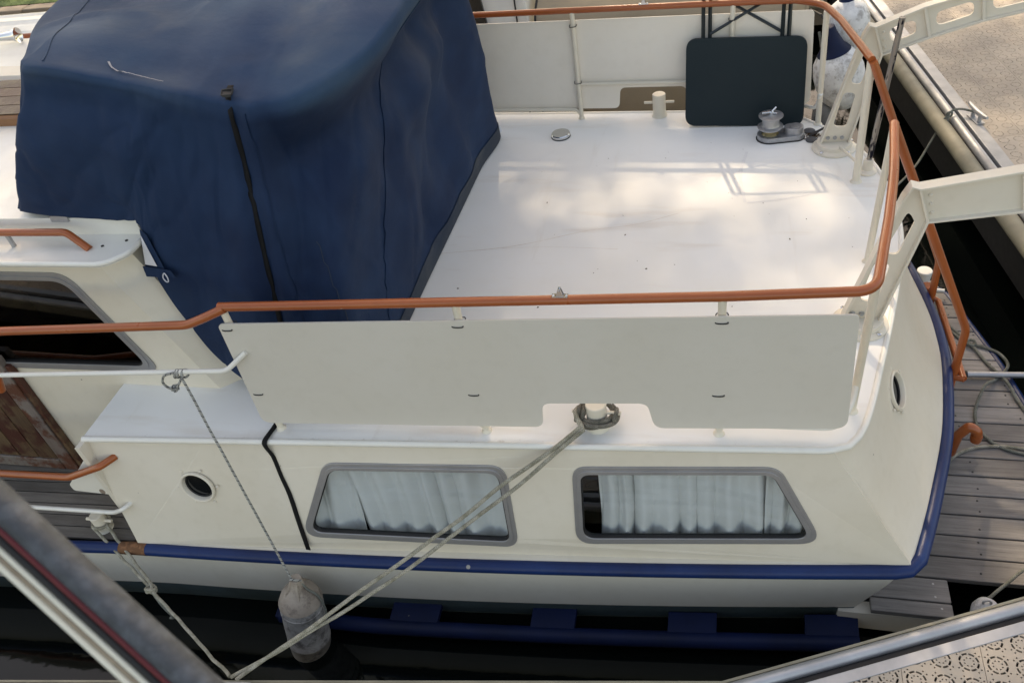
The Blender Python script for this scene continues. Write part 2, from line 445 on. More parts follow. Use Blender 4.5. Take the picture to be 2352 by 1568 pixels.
# ------------------------------------------------------------------ mesh helpers
class MB:
    """collects shapes; build() links them as ONE mesh object"""
    def __init__(s):
        s.v = []; s.f = []; s.uv = {}
    def add(s, verts, faces, uvs=None):
        b = len(s.v)
        s.v += [tuple(p) for p in verts]
        for k, fc in enumerate(faces):
            s.f.append(tuple(i + b for i in fc))
            if uvs:
                s.uv[len(s.f) - 1] = uvs[k]
        return s
    def box(s, x0, x1, y0, y1, z0, z1):
        vs = [(x, y, z) for z in (z0, z1) for y in (y0, y1) for x in (x0, x1)]
        return s.add(vs, [(0, 2, 3, 1), (4, 5, 7, 6), (0, 1, 5, 4), (2, 6, 7, 3), (0, 4, 6, 2), (1, 3, 7, 5)])
    def hexa(s, lo, hi):
        n = len(lo)
        fs = [tuple(range(n))[::-1], tuple(range(n, 2 * n))] + [(i, (i + 1) % n, n + (i + 1) % n, n + i) for i in range(n)]
        return s.add(list(lo) + list(hi), fs)
    def chamfer_box(s, x0, x1, y0, y1, z0, z1, c):
        lo = [(x0, y0), (x1, y0), (x1, y1), (x0, y1)]
        def ring(ins, z):
            return [(x0 + ins, y0 + ins, z), (x1 - ins, y0 + ins, z), (x1 - ins, y1 - ins, z), (x0 + ins, y1 - ins, z)]
        rs = [ring(0, z0), ring(0, z1 - c), ring(c, z1)]
        vs = sum(rs, [])
        fs = [(3, 2, 1, 0), (8, 9, 10, 11)]
        for k in range(2):
            for i in range(4):
                j = (i + 1) % 4
                fs.append((4 * k + i, 4 * k + j, 4 * k + 4 + j, 4 * k + 4 + i))
        return s.add(vs, fs)
    def tube(s, pts, r, seg=12, closed=False, cap=True, flat=None):
        pts = [Vector(p) for p in pts]
        n = len(pts)
        rad = r if isinstance(r, (list, tuple)) else [r] * n
        tans = []
        for i in range(n):
            a = pts[(i - 1) % n] if (closed or i > 0) else pts[i]
            b = pts[(i + 1) % n] if (closed or i < n - 1) else pts[i]
            t = (b - a)
            tans.append(t.normalized() if t.length > 1e-9 else Vector((1, 0, 0)))
        ref = Vector((0, 0, 1)) if abs(tans[0].z) < 0.9 else Vector((1, 0, 0))
        nrm = (ref - tans[0] * ref.dot(tans[0])).normalized()
        vs, ln, run = [], [], 0.0
        for i in range(n):
            t = tans[i]
            nrm = (nrm - t * nrm.dot(t)).normalized()
            bn = t.cross(nrm)
            if i:
                run += (pts[i] - pts[i - 1]).length
            ln.append(run)
            for k in range(seg):
                a = 2 * pi * k / seg
                ca, sa = cos(a), sin(a)
                if flat:
                    ca *= flat
                vs.append(pts[i] + (nrm * ca + bn * sa) * rad[i])
        fs, uv = [], []
        for i in range(n if closed else n - 1):
            j = (i + 1) % n
            for k in range(seg):
                k2 = (k + 1) % seg
                fs.append((i * seg + k, i * seg + k2, j * seg + k2, j * seg + k))
                l1 = ln[j] if j else run
                uv.append([(k / seg, ln[i]), ((k + 1) / seg, ln[i]), ((k + 1) / seg, l1), (k / seg, l1)])
        if cap and not closed:
            fs.append(tuple(range(seg))[::-1]); uv.append([(0, 0)] * seg)
            fs.append(tuple(range((n - 1) * seg, n * seg))); uv.append([(0, 0)] * seg)
        return s.add(vs, fs, uv)
    def lathe(s, prof, origin=(0, 0, 0), axis=(0, 0, 1), seg=24, cap=True):
        ax = Vector(axis).normalized()
        rf = Vector((1, 0, 0)) if abs(ax.x) < 0.9 else Vector((0, 1, 0))
        u = (rf - ax * rf.dot(ax)).normalized(); w = ax.cross(u)
        o = Vector(origin)
        vs, fs = [], []
        for (r, h) in prof:
            for k in range(seg):
                a = 2 * pi * k / seg
                vs.append(o + ax * h + (u * cos(a) + w * sin(a)) * r)
        for i in range(len(prof) - 1):
            for k in range(seg):
                k2 = (k + 1) % seg
                fs.append((i * seg + k, i * seg + k2, (i + 1) * seg + k2, (i + 1) * seg + k))
        if cap:
            fs.append(tuple(range(seg))[::-1]); fs.append(tuple(range((len(prof) - 1) * seg, len(prof) * seg)))
        return s.add(vs, fs)
    def plate(s, outer, holes, front, back):
        """2D outline with holes, extruded between two mappings (u, v) -> xyz"""
        loops = [outer] + list(holes)
        flat = [p for l in loops for p in l]
        tris = tessellate_polygon([[Vector((p[0], p[1], 0)) for p in l] for l in loops])
        n = len(flat)
        vs = [front(*p) for p in flat] + [back(*p) for p in flat]
        fs = []
        for t in tris:
            fs.append(tuple(t)); fs.append(tuple(i + n for i in reversed(t)))
        b = 0
        for l in loops:
            k = len(l)
            for i in range(k):
                j = (i + 1) % k
                fs.append((b + i, b + j, n + b + j, n + b + i))
            b += k
        return s.add(vs, fs)
    def sheet(s, outer, front):
        tris = tessellate_polygon([[Vector((p[0], p[1], 0)) for p in outer]])
        return s.add([front(*p) for p in outer], [tuple(t) for t in tris])
    def grid(s, rows, close_u=False):
        nr, nc = len(rows), len(rows[0])
        vs = [p for r in rows for p in r]
        fs = []
        for i in range(nr - 1):
            for k in range(nc if close_u else nc - 1):
                k2 = (k + 1) % nc
                fs.append((i * nc + k, i * nc + k2, (i + 1) * nc + k2, (i + 1) * nc + k))
        return s.add(vs, fs)
    def mesh(s, name, smooth=35, fix=True):
        me = bpy.data.meshes.new(name)
        me.from_pydata(s.v, [], s.f)
        if s.uv:
            lay = me.uv_layers.new(name='UVMap')
            for fi, poly in enumerate(me.polygons):
                u = s.uv.get(fi)
                if u:
                    for li, c in zip(poly.loop_indices, u):
                        lay.data[li].uv = c
        if fix:
            import bmesh
            bm = bmesh.new(); bm.from_mesh(me)
            bmesh.ops.recalc_face_normals(bm, faces=bm.faces)
            bm.to_mesh(me); bm.free()
        if smooth:
            me.shade_smooth()
            me.set_sharp_from_angle(angle=radians(smooth))
        me.update()
        return me
    def build(s, name, mat, parent=None, smooth=35, fix=True, bevel=0):
        o = link(name, s.mesh(name, smooth, fix), mat, parent)
        if bevel:
            bv = o.modifiers.new('bevel', 'BEVEL'); bv.width = bevel; bv.segments = 2; bv.limit_method = 'ANGLE'; bv.angle_limit = radians(40)
        return o

def link(name, me, mat, parent=None):
    o = bpy.data.objects.new(name, me)
    COL.objects.link(o)
    if mat and not me.materials:
        me.materials.append(M[mat] if isinstance(mat, str) else mat)
    if parent:
        o.parent = parent
        root = parent
        off = Vector((0, 0, 0))
        while root:
            off += root.location; root = root.parent
        o.location = -off
    return o

def tag(o, label, cat, group=None, kind=None):
    if kind:
        o['kind'] = kind
    if label:
        o['label'] = label
    if cat:
        o['category'] = cat
    if group:
        o['group'] = group
    return o

def thing(name, label, cat, loc=(0, 0, 0), group=None):
    o = bpy.data.objects.new(name, None)
    o.empty_display_size = 0.1
    o.location = loc
    COL.objects.link(o)
    return tag(o, label, cat, group)

def smooth_path(pts, n=8, closed=False):
    """Catmull-Rom through the points"""
    P = [Vector(p) for p in pts]
    out = []
    k = len(P)
    for i in range(k if closed else k - 1):
        if closed:
            p0, p1, p2, p3 = P[(i - 1) % k], P[i], P[(i + 1) % k], P[(i + 2) % k]
        else:
            p1, p2 = P[i], P[i + 1]
            p0 = P[i - 1] if i else p1 * 2 - p2
            p3 = P[i + 2] if i + 2 < k else p2 * 2 - p1
        for j in range(n):
            t = j / n
            out.append(0.5 * ((2 * p1) + (p2 - p0) * t + (2 * p0 - 5 * p1 + 4 * p2 - p3) * t * t + (3 * p1 - p0 - 3 * p2 + p3) * t ** 3))
    if not closed:
        out.append(P[-1].copy())
    return out

def fillet(pts, rad, n=7, closed=False):
    """polyline with rounded corners (2D or 3D); rad a number or a list"""
    P = [Vector(p) for p in pts]
    k = len(P)
    out = []
    for i in range(k):
        r = rad[i] if isinstance(rad, (list, tuple)) else rad
        if (not closed and i in (0, k - 1)) or r <= 0:
            out.append(P[i].copy()); continue
        a, b, c = P[(i - 1) % k], P[i], P[(i + 1) % k]
        u, w = (a - b), (c - b)
        ang = u.angle(w)
        d = min(r / max(math.tan(ang / 2), 1e-3), u.length * 0.49, w.length * 0.49)
        p, q = b + u.normalized() * d, b + w.normalized() * d
        for j in range(n + 1):
            t = j / n
            out.append(p * (1 - t) ** 2 + b * 2 * t * (1 - t) + q * t * t)
    return out

def pt2(l):
    return [(p[0], p[1]) for p in l]

def mirror(p):
    return (p[0], 2 * CY - p[1], p[2])

# ------------------------------------------------------------------ the setting: water, bank, docks, shade trees
wat = MB().grid([[(-400, -400, WATER), (400, -400, WATER)], [(-400, 400, WATER), (400, 400, WATER)]]).build('water', 'water', None, 0)
wat['kind'] = 'structure'

# grass bank behind a timber retaining beam
rows = []
for j in range(24):
    y = 11.46 + j * 0.5 + (j * j) * 0.35
    z = -0.70 + 0.03 * j + 0.004 * j * j
    rows.append([(x, y, z + 0.05 * noise.noise(Vector((x * 0.4, y * 0.4, 0)))) for x in [-300, -120, -60, -40] + [-30 + 1.0 * i for i in range(26)] + [0, 20, 60, 120, 300]])
bank = MB().grid(rows).build('grass_bank', 'grass', None, 60)
bank['kind'] = 'structure'
gb = MB()
for k in range(5200):
    x = random.uniform(-15.0, -8.4); y = 11.48 + random.random() ** 1.6 * 2.4
    z = -0.71 + 0.06 * (y - 11.48)
    h = random.uniform(0.03, 0.085); a = random.uniform(0, pi); w = 0.006
    lean = Vector((random.uniform(-0.03, 0.03), random.uniform(-0.03, 0.03), h))
    p = Vector((x, y, z)); d = Vector((cos(a), sin(a), 0)) * w
    gb.add([p - d, p + d, p + lean], [(0, 1, 2)])
gr = gb.build('grass', 'grass', None, 0, False)
tag(gr, 'short green grass on the bank at the top left', 'grass', kind='stuff')

wall = thing('retaining_wall', 'weathered timber retaining beam below the grass bank', 'retaining wall', (-11, 11.35, WATER))
xs = [-30, -17.5, -13.9, -10.9, -7.2, -4.0]
for i in range(len(xs) - 1):
    b = MB().chamfer_box(xs[i] + 0.012, xs[i + 1] - 0.012, 11.22 + 0.01 * (i % 2), 11.46, -0.94, -0.67, 0.012)
    b.build('beam', 'timber', wall, 30)
for i in range(9):
    MB().lathe([(0.02, 0), (0.02, 0.012), (0.012, 0.016)], (-14.6 + i * 0.92, 11.22, -0.76 - 0.08 * (i % 2)), (0, -1, 0), 10).build('bolt', 'black', wall)
MB().box(-30, -4, 11.30, 11.46, -2.2, -0.945).build('sheet_piling', 'timber', wall, 0)

# leaves cut from the unseen crowns to aim sun patches (point reached, radius)
SUN_CUTS = [((-1.50, 4.72, 0), 0.17), ((-0.62, 4.62, 0), 0.20), ((-0.30, 4.66, 0), 0.22), ((0.02, 4.62, 0), 0.20), ((0.56, 4.55, 0), 0.16), ((-0.92, 4.36, 0), 0.20),
        ((0.10, 3.86, 0), 0.13), ((0.36, 3.98, 0), 0.14), ((-1.20, 4.45, 0), 0.14), ((-1.85, 3.62, 1.65), 0.20), ((-1.68, 3.60, 1.62), 0.15), ((-1.45, 2.40, 0), 0.14), ((1.98, 5.6, -0.8), 0.2), ((2.3, 6.9, -0.8), 0.2), ((1.0, 3.3, -0.35), 0.16)]
def in_sun_cut(p):
    for q, r in SUN_CUTS:
        w = p - Vector(q)
        if (w - to_sun * w.dot(to_sun)).length < r:
            return True
    return False
def shade_tree(x, y, h, rad, label, seed, n=5200, ncl=120):
    rnd = random.Random(seed)
    t = thing('broadleaf_tree', label, 'tree', (x, y, -0.6), 'shade trees on the bank')
    tr = MB()
    base = Vector((x, y, -0.7))
    tr.tube(smooth_path([base, base + Vector((0.1, 0.1, h * 0.25)), base + Vector((-0.15, 0.0, h * 0.55)), base + Vector((0.1, -0.1, h * 0.9))], 5),
            [0.42 - 0.36 * i / 15 for i in range(16)], 10)
    tips = []
    for k in range(16):
        a = k * 2.4 + rnd.random(); z0 = h * (0.25 + 0.6 * k / 16)
        p0 = base + Vector((0, 0, z0))
        ln = rad * rnd.uniform(0.55, 0.95) * (1 - 0.35 * k / 16)
        p2 = p0 + Vector((cos(a) * ln, sin(a) * ln, ln * rnd.uniform(0.25, 0.7)))
        p1 = (p0 + p2) / 2 + Vector((0, 0, 0.3))
        tr.tube(smooth_path([p0, p1, p2], 4), [0.13 - 0.012 * i for i in range(9)], 7)
        tips += [p1, p2, (p1 + p2) / 2]
    tr.build('trunk', 'bark', t)
    cr = MB()
    cl = []
    for k in range(ncl):
        c = rnd.choice(tips) + Vector((rnd.gauss(0, 1), rnd.gauss(0, 1), rnd.gauss(0, 0.8))) * rad * 0.19
        cl.append((c, rnd.uniform(0.5, 1.0)))
    for k in range(n):
        c, r = rnd.choice(cl)
        p = c + Vector((rnd.gauss(0, 0.5), rnd.gauss(0, 0.5), rnd.gauss(0, 0.4))) * r
        if rnd.random() < 0.66 and in_sun_cut(p):
            continue
        s = rnd.uniform(0.055, 0.105)
        u = Vector((rnd.gauss(0, 1), rnd.gauss(0, 1), rnd.gauss(0, 0.6))).normalized()
        w = u.orthogonal().normalized()
        w.rotate(Matrix.Rotation(rnd.random() * 6.28, 3, u))
        v2 = u.cross(w)
        cr.add([p - w * s, p + v2 * s * 0.6, p + w * s, p - v2 * s * 0.6], [(0, 1, 2, 3)])
    cr.build('crown', 'leaf', t, 0, False)
    return t
TREES = [(-6.6, 16.6, 23.0, 5.8, 'tall leafy tree on the bank straight behind the blue canvas cover', 11, 40000, 128),
         (-1.7, 17.4, 25.0, 6.2, 'tallest leafy tree on the bank, straight behind the aft deck', 42, 46000, 150),
         (4.2, 17.2, 22.5, 5.8, 'leafy tree on the bank straight behind the davits', 13, 30000, 90),
         (10.4, 16.8, 17.0, 5.4, 'leafy tree on the bank behind the far dock', 15, 26000),
         (-13.2, 17.6, 18.0, 5.6, 'leafy tree on the bank behind the timber retaining beam', 14, 30000)]
for a in TREES:
    shade_tree(*a)

# ---- docks
def offset_line(a, b, d):
    """shift the edge a-b by d to its left"""
    t = (Vector(b) - Vector(a)).normalized(); n = Vector((-t.y, t.x))
    return Vector(a) + n * d, Vector(b) + n * d

def edge_strip(path, d0, d1, z0, z1):
    """box-like strip along a 2D polyline, between offsets d0 and d1 to its left"""
    mb = MB()
    P = [Vector(p) for p in path]
    rings = []
    for i, p in enumerate(P):
        dirs = []
        if i: dirs.append((P[i] - P[i - 1]).normalized())
        if i < len(P) - 1: dirs.append((P[i + 1] - P[i]).normalized())
        t = sum(dirs, Vector((0, 0))).normalized()
        n = Vector((-t.y, t.x)); k = 1.0 / max(0.5, n.dot(Vector((-dirs[0].y, dirs[0].x))))
        a, b = p + n * d0 * k, p + n * d1 * k
        rings.append([(a.x, a.y, z0), (a.x, a.y, z1), (b.x, b.y, z1), (b.x, b.y, z0)])
    mb.grid(rings, True)
    n = len(rings)
    mb.f.append((0, 1, 2, 3)); mb.f.append((4 * n - 4, 4 * n - 1, 4 * n - 2, 4 * n - 3))
    return mb

def tile_mesh(L=0.333, fine=False):
    """plastic deck tile with real slots: rings of arc slots and small dots"""
    mb = MB()
    p = L / 3
    holes = []
    def slot(cx, cy, r0, r1, a0, a1, n=4):
        o = [(cx + r1 * cos(a0 + (a1 - a0) * i / n), cy + r1 * sin(a0 + (a1 - a0) * i / n)) for i in range(n + 1)]
        q = [(cx + r0 * cos(a0 + (a1 - a0) * i / n), cy + r0 * sin(a0 + (a1 - a0) * i / n)) for i in range(n + 1)]
        holes.append(o + q[::-1])
    for i in range(3):
        for j in range(3):
            cx, cy = -L / 2 + p * (i + 0.5), -L / 2 + p * (j + 0.5)
            for k in range(8):
                a = k * pi / 4 + pi / 8
                slot(cx, cy, 0.0355 if fine else 0.0330, 0.0395 if fine else 0.0415, a - 0.31, a + 0.31)
                if fine: continue
                slot(cx, cy, 0.0165, 0.0225, a - 0.17, a + 0.17, 1)
            for k in range(0 if fine else 4):
                a = k * pi / 2 + pi / 4
                for s in (-0.17, 0.17):
                    ax, ay = cx + 0.0535 * cos(a + s), cy + 0.0535 * sin(a + s)
                    holes.append([(ax + 0.0048 * cos(b * pi / 2), ay + 0.0048 * sin(b * pi / 2)) for b in range(4)])
    h = L / 2 - 0.0012
    mb.plate([(-h, -h), (h, -h), (h, h), (-h, h)], holes, lambda u, v: (u, v, 0.0), lambda u, v: (u, v, -0.011))
    return mb.mesh('tile', 0)
TILE = tile_mesh()
TILE.materials.append(M['tile'])
TILE_FINE = tile_mesh(0.333, True)
TILE_FINE.materials.append(M['tile'])

import bmesh
def lay_tiles(parent, origin, ang, z, region, edges, L=0.333, base=None):
    """edges: list of (point, inward normal); tiles are kept inside all of them and cut at them"""
    n = 0
    rot = Matrix.Rotation(ang, 4, 'Z')
    for i in range(*region[0]):
        for j in range(*region[1]):
            c = Vector(origin) + (rot @ Vector((i * L, j * L, 0))).to_2d()
            cuts, skip = [], False
            for (p, nn) in edges:
                d = (c - Vector(p)).dot(Vector(nn))
                if d < -0.235: skip = True
                elif d < 0.24: cuts.append((p, nn))
            if skip: continue
            me = base or TILE
            Mx = Matrix.Translation((c.x, c.y, z)) @ rot
            if cuts:
                bm = bmesh.new(); bm.from_mesh(me); bm.transform(Mx)
                for (p, nn) in cuts:
                    bmesh.ops.bisect_plane(bm, geom=bm.verts[:] + bm.edges[:] + bm.faces[:], plane_co=(p[0], p[1], 0), plane_no=(nn[0], nn[1], 0), clear_inner=True)
                if len(bm.faces) < 4:
                    bm.free(); continue
                bm.transform(Mx.inverted())
                me = bpy.data.meshes.new('tile'); bm.to_mesh(me); bm.free()
                me.materials.append(M['tile'])
            o = link('tile', me, None, parent)
            o.matrix_local = Matrix.Translation(-parent.location) @ Mx
            n += 1
    return n

DZ = -0.80
near_edge = [(4.2, 3.63), (1.337, 2.369), (0.033, 1.795), (-3.5, 1.317), (-7.5, 0.776)]     # water on the right hand side
dk = bpy.data.objects.new('dock', None); dk.location = (0, 0, DZ); COL.objects.link(dk)
dk['kind'] = 'structure'
edge_strip(near_edge, -0.012, 0.0, DZ - 0.10, DZ - 0.012).build('bumper_strip', 'tube_rubber', dk, 0)
ne3 = [(*p, DZ - 0.030) for p in near_edge]
def along(path, off, z):
    P = [Vector(p) for p in path]; out = []
    for i, p in enumerate(P):
        dirs = []
        if i: dirs.append((P[i] - P[i - 1]).normalized())
        if i < len(P) - 1: dirs.append((P[i + 1] - P[i]).normalized())
        t = sum(dirs, Vector((0, 0))).normalized(); n = Vector((-t.y, t.x)) * off
        out.append((p.x + n.x, p.y + n.y, z))
    return out
MB().tube(along(near_edge, 0.032, DZ - 0.022), 0.030, 16).build('round_edge_profile', 'alu', dk)
edge_strip(near_edge, 0.05, 0.105, DZ - 0.25, DZ - 0.030).build('slot_floor', 'black', dk, 0)
edge_strip(near_edge, 0.098, 0.148, DZ - 0.10, DZ + 0.004).build('flat_edge_profile', 'alu', dk, 0, bevel=0.003)
edge_strip(near_edge, 0.0, 4.5, DZ - 0.30, DZ - 0.060).build('dock_frame', 'black', dk, 0)
e1 = (Vector(near_edge[1]) - Vector(near_edge[0])).normalized()
def inward(a, b, off):
    t = (Vector(b) - Vector(a)).normalized(); n = Vector((-t.y, t.x))
    return (Vector(a) + n * off, n)
lay_tiles(dk, (0.61, 1.36), 0.0, DZ, ((-2, 5), (-3, 6)), [inward(near_edge[0], near_edge[2], 0.149)])

lay_tiles(dk, (0.61, 1.36), 0.0, DZ, ((-25, -2), (-4, 1)), [inward(near_edge[2], near_edge[3], 0.149)])

# far dock, beyond the davits
far_edge = [(1.06, 10.5), (1.231, 9.615), (1.938, 5.201), (2.45, 2.0)]
fd = bpy.data.objects.new('dock', None); fd.location = (3, 6, DZ); COL.objects.link(fd)
fd['kind'] = 'structure'
t_f = (Vector(far_edge[2]) - Vector(far_edge[1])).normalized()
MB().tube(along(far_edge, 0.03, DZ - 0.075), 0.062, 16).build('rubber_tube', 'tube_rubber', fd)
MB().tube(along(far_edge, 0.125, DZ - 0.03), 0.036, 16).build('round_edge_profile', 'alu', fd)
edge_strip(far_edge, 0.145, 0.20, DZ - 0.2, DZ - 0.035).build('slot_floor', 'black', fd, 0)
edge_strip(far_edge, 0.175, 0.27, DZ - 0.2, DZ + 0.004).build('flat_edge_profile', 'alu', fd, 0, bevel=0.003)
edge_strip(far_edge, 0.05, 6.0, DZ - 0.45, DZ - 0.04).build('dock_frame', 'dark', fd, 0)
fn = inward(far_edge[1], far_edge[2], 0.272)
lay_tiles(fd, fn[0], math.atan2(t_f.y, t_f.x) + 0.02, DZ, ((-4, 15), (-2, 8)), [fn], base=TILE_FINE)
MB().tube([(-0.3, 9.93, DZ - 0.09), (0.95, 9.86, DZ - 0.09)], 0.075, 16).build('rubber_tube', 'tube_rubber', fd)
MB().tube([(1.07, 9.9, DZ - 0.5), (1.07, 9.9, DZ + 0.02)], 0.05, 12).build('pile_guide', 'black', fd)
MB().box(-3, 1.0, 9.98, 11.4, DZ - 0.4, DZ - 0.05).build('cross_walkway', 'timber', fd, 0)

# ------------------------------------------------------------------ the motor yacht
YZ = thing('motor_yacht', 'cream motor yacht with orange handrails and a blue rub rail, moored stern to the right', 'yacht', (-2.0, CY, WATER))

def g(x):                       # near edge of the aft deck
    return 2.27 + 0.0597 * (x + 3.19)
def rub(x):                     # near edge of the hull at the rub rail
    b = max(0.0, 1 - ((x + 1.1) / 2.1) ** 2) * 0.045
    y = 2.1363 + 0.0775 * (x + 3.1534) - b
    if x < -4.6:
        y += 0.10 * (x + 4.6) ** 2 * 0.35
    return min(y, CY)
RZ = -0.75
def side(x, z, off=0.0):        # point on the near cabin side, off = outwards
    v = -z / 0.75
    return (x, g(x) * (1 - v) + rub(x) * v - off, z - off * 0.16)
deck_aft = [(0.45, 2.487), (0.50, 2.503), (0.545, 2.545), (0.594, 2.647), (0.64, 2.80), (0.69, 3.0), (0.761, 3.288), (0.84, 3.65), (0.897, 3.975), (0.9135, 4.226),
            (0.90, 4.50), (0.861, 4.755), (0.79, 4.975), (0.69, 5.17), (0.559, 5.33), (0.42, 5.47), (0.33, 5.53)]
rub_aft = [(0.876, 2.449), (0.95, 2.66), (1.024, 2.896), (1.138, 3.315), (1.21, 3.789), (1.222, 4.05), (1.208, 4.335), (1.147, 4.735), (1.05, 5.10), (0.95, 5.37), (0.876, 5.58)]
DA = smooth_path([(a, b, 0) for a, b in deck_aft], 5)
RA = smooth_path([(a, b, RZ) for a, b in rub_aft], 8)
def resample(P, n):
    L = [0]
    for i in range(1, len(P)):
        L.append(L[-1] + (P[i] - P[i - 1]).length)
    out = []
    for k in range(n):
        d = L[-1] * k / (n - 1)
        i = 1
        while i < len(P) - 1 and L[i] < d: i += 1
        t = (d - L[i - 1]) / max(L[i] - L[i - 1], 1e-9)
        out.append(P[i - 1].lerp(P[i], t))
    return out
NA = 48
DA = resample(DA, NA); RA = resample(RA, NA)

# lower hull: rub outline lofted to the waterline
def hull_ring(z, side_in, stern_in):
    pts = []
    for i in range(60):
        x = -9.0 + (0.876 + 9.0) * i / 59
        pts.append((x - stern_in * max(0, (x + 1.5) / 2.4) if x > -1.5 else x, rub(x) + side_in, z))
    for k, p in enumerate(RA):
        sy = side_in * (1 - 2 * k / (NA - 1))
        pts.append((p.x - stern_in, p.y + sy, z))
    for i in range(59, -1, -1):
        x = -9.0 + (0.876 + 9.0) * i / 59
        pts.append((x - stern_in * max(0, (x + 1.5) / 2.4) if x > -1.5 else x, 2 * CY - rub(x) - side_in, z))
    return pts
MB().grid([hull_ring(-0.74, 0.004, 0.004), hull_ring(-0.95, 0.012, 0.09), hull_ring(-1.185, 0.03, 0.20)], True).build('hull', 'cream', YZ, 30)
MB().grid([hull_ring(-1.186, 0.0295, 0.20), hull_ring(-1.32, 0.05, 0.25), hull_ring(-1.6, 0.16, 0.35), hull_ring(-1.9, 0.5, 0.7)], True).build('boot_stripe', 'boot', YZ, 30)

# rub rail, one blue pipe round the hull, with a rusty joint at the cabin front
near_rub = [(x, rub(x) - 0.012, RZ - 0.018) for x in [-3.10 + 0.1 * i for i in range(40)]] + [(0.862, 2.437, RZ - 0.018)]
aft_rub = [(p.x + 0.020, p.y - 0.012 * (1 - 2 * k / (NA - 1)), RZ - 0.018) for k, p in enumerate(RA)]
MB().tube(near_rub + aft_rub[1:-1] + [mirror(p) for p in reversed(near_rub)], 0.036, 14).build('rub_rail', 'navy', YZ, 50)
fw = [(-7.4 + 0.2 * i, rub(-7.4 + 0.2 * i) - 0.012, RZ - 0.018) for i in range(21)] + [(-3.27, rub(-3.27) - 0.012, RZ - 0.018)]
MB().tube(fw, 0.034, 14).build('rub_rail', 'navy', YZ, 50)
MB().tube([mirror(p) for p in fw], 0.034, 14).build('rub_rail', 'navy', YZ, 50)
MB().tube([(x, rub(x) - 0.012, RZ - 0.018) for x in (-3.268, -3.23, -3.18, -3.13, -3.098)], [0.0352, 0.0365, 0.0372, 0.0368, 0.0372], 14).build('rub_rail_joint', 'rust', YZ)['label'] = 'rusty bare joint in the blue rub rail'

# pipe fender along the waterline on four brackets
pf = [(x, rub(x) - 0.055 - 0.03 * min(1, (x + 2.5) / 0.6) , -1.30) for x in [-2.45 + 0.15 * i for i in range(22)]]
MB().tube(pf, 0.043, 14).build('waterline_pipe', 'navy_dark', YZ)
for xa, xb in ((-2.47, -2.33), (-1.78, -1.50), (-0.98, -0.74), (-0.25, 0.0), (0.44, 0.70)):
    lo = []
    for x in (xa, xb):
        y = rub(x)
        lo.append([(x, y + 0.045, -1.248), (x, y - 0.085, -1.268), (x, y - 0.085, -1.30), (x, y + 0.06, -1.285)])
    MB().hexa(lo[0], lo[1]).build('pipe_bracket', 'navy_dark', YZ, 0, bevel=0.003)

# aft deck
xs = [-3.19 + 0.2 * i for i in range(18)] + [0.42]
dk_out = [(x, g(x)) for x in xs] + [(p.x, p.y) for p in DA] + [(x, 2 * CY - g(x)) for x in reversed(xs[:-1])]
MB().plate(dk_out, [], lambda u, v: (u, v, 0.0), lambda u, v: (u, v, -0.03)).build('aft_deck', 'deck', YZ, 0)
# rounded edge moulding round the deck
gut = [(x, g(x) - 0.006, -0.008) for x in xs] + [(p.x + 0.006, p.y, -0.008) for p in DA] + [(x, 2 * CY - g(x) + 0.006, -0.008) for x in reversed(xs[:-1])]
MB().tube(gut, 0.0165, 10).build('deck_edge_moulding', 'white', YZ, 50)

# cabin side with window openings
def inset(poly, d):
    P = [Vector(p) for p in poly]; n = len(P); out = []
    ctr = sum(P, Vector((0, 0))) / n
    lines = []
    for i in range(n):
        a, b = P[i], P[(i + 1) % n]
        t = (b - a).normalized(); nn = Vector((-t.y, t.x))
        if (ctr - a).dot(nn) < 0: nn = -nn
        lines.append((a + nn * d, t))
    for i in range(n):
        (p, t), (q, s) = lines[i - 1], lines[i]
        den = t.x * s.y - t.y * s.x
        k = ((q.x - p.x) * s.y - (q.y - p.y) * s.x) / den
        out.append(p + t * k)
    return [(p.x, p.y) for p in out]
W1 = [(-1.893, -0.130), (-0.980, -0.125), (-0.966, -0.635), (-2.125, -0.613)]
W2 = [(-0.667, -0.126), (0.245, -0.108), (0.468, -0.580), (-0.678, -0.602)]
def rounded(poly, d, r):
    return pt2(fillet([(*p, 0) for p in inset(poly, d)], r, 7, True))
RADS = {0: [0.10, 0.09, 0.075, 0.075], 1: [0.075, 0.10, 0.075, 0.085]}
PH = (-2.632, -0.304)
ph_hole = [(PH[0] + 0.088 * cos(k * pi / 14), PH[1] + 0.088 * sin(k * pi / 14)) for k in range(28)]
def side_outline():
    top = [(-3.19 + 0.14 * i, -0.006) for i in range(26)] + [(0.45, -0.006)]
    bot = [(0.872, -0.74)] + [(0.80 - 0.14 * i, -0.74) for i in range(29)][:-1] + [(-3.155, -0.74)]
    return top + bot
for s in (0, 1):
    mp = (lambda p: p) if s == 0 else mirror
    holes = [rounded(W1, 0.022, RADS[0]), rounded(W2, 0.022, RADS[1])] + ([ph_hole])
    MB().plate(side_outline(), holes, lambda u, v: mp(side(u, v)), lambda u, v: mp(side(u, v, -0.02))).build('cabin_side', 'cream', YZ, 0)
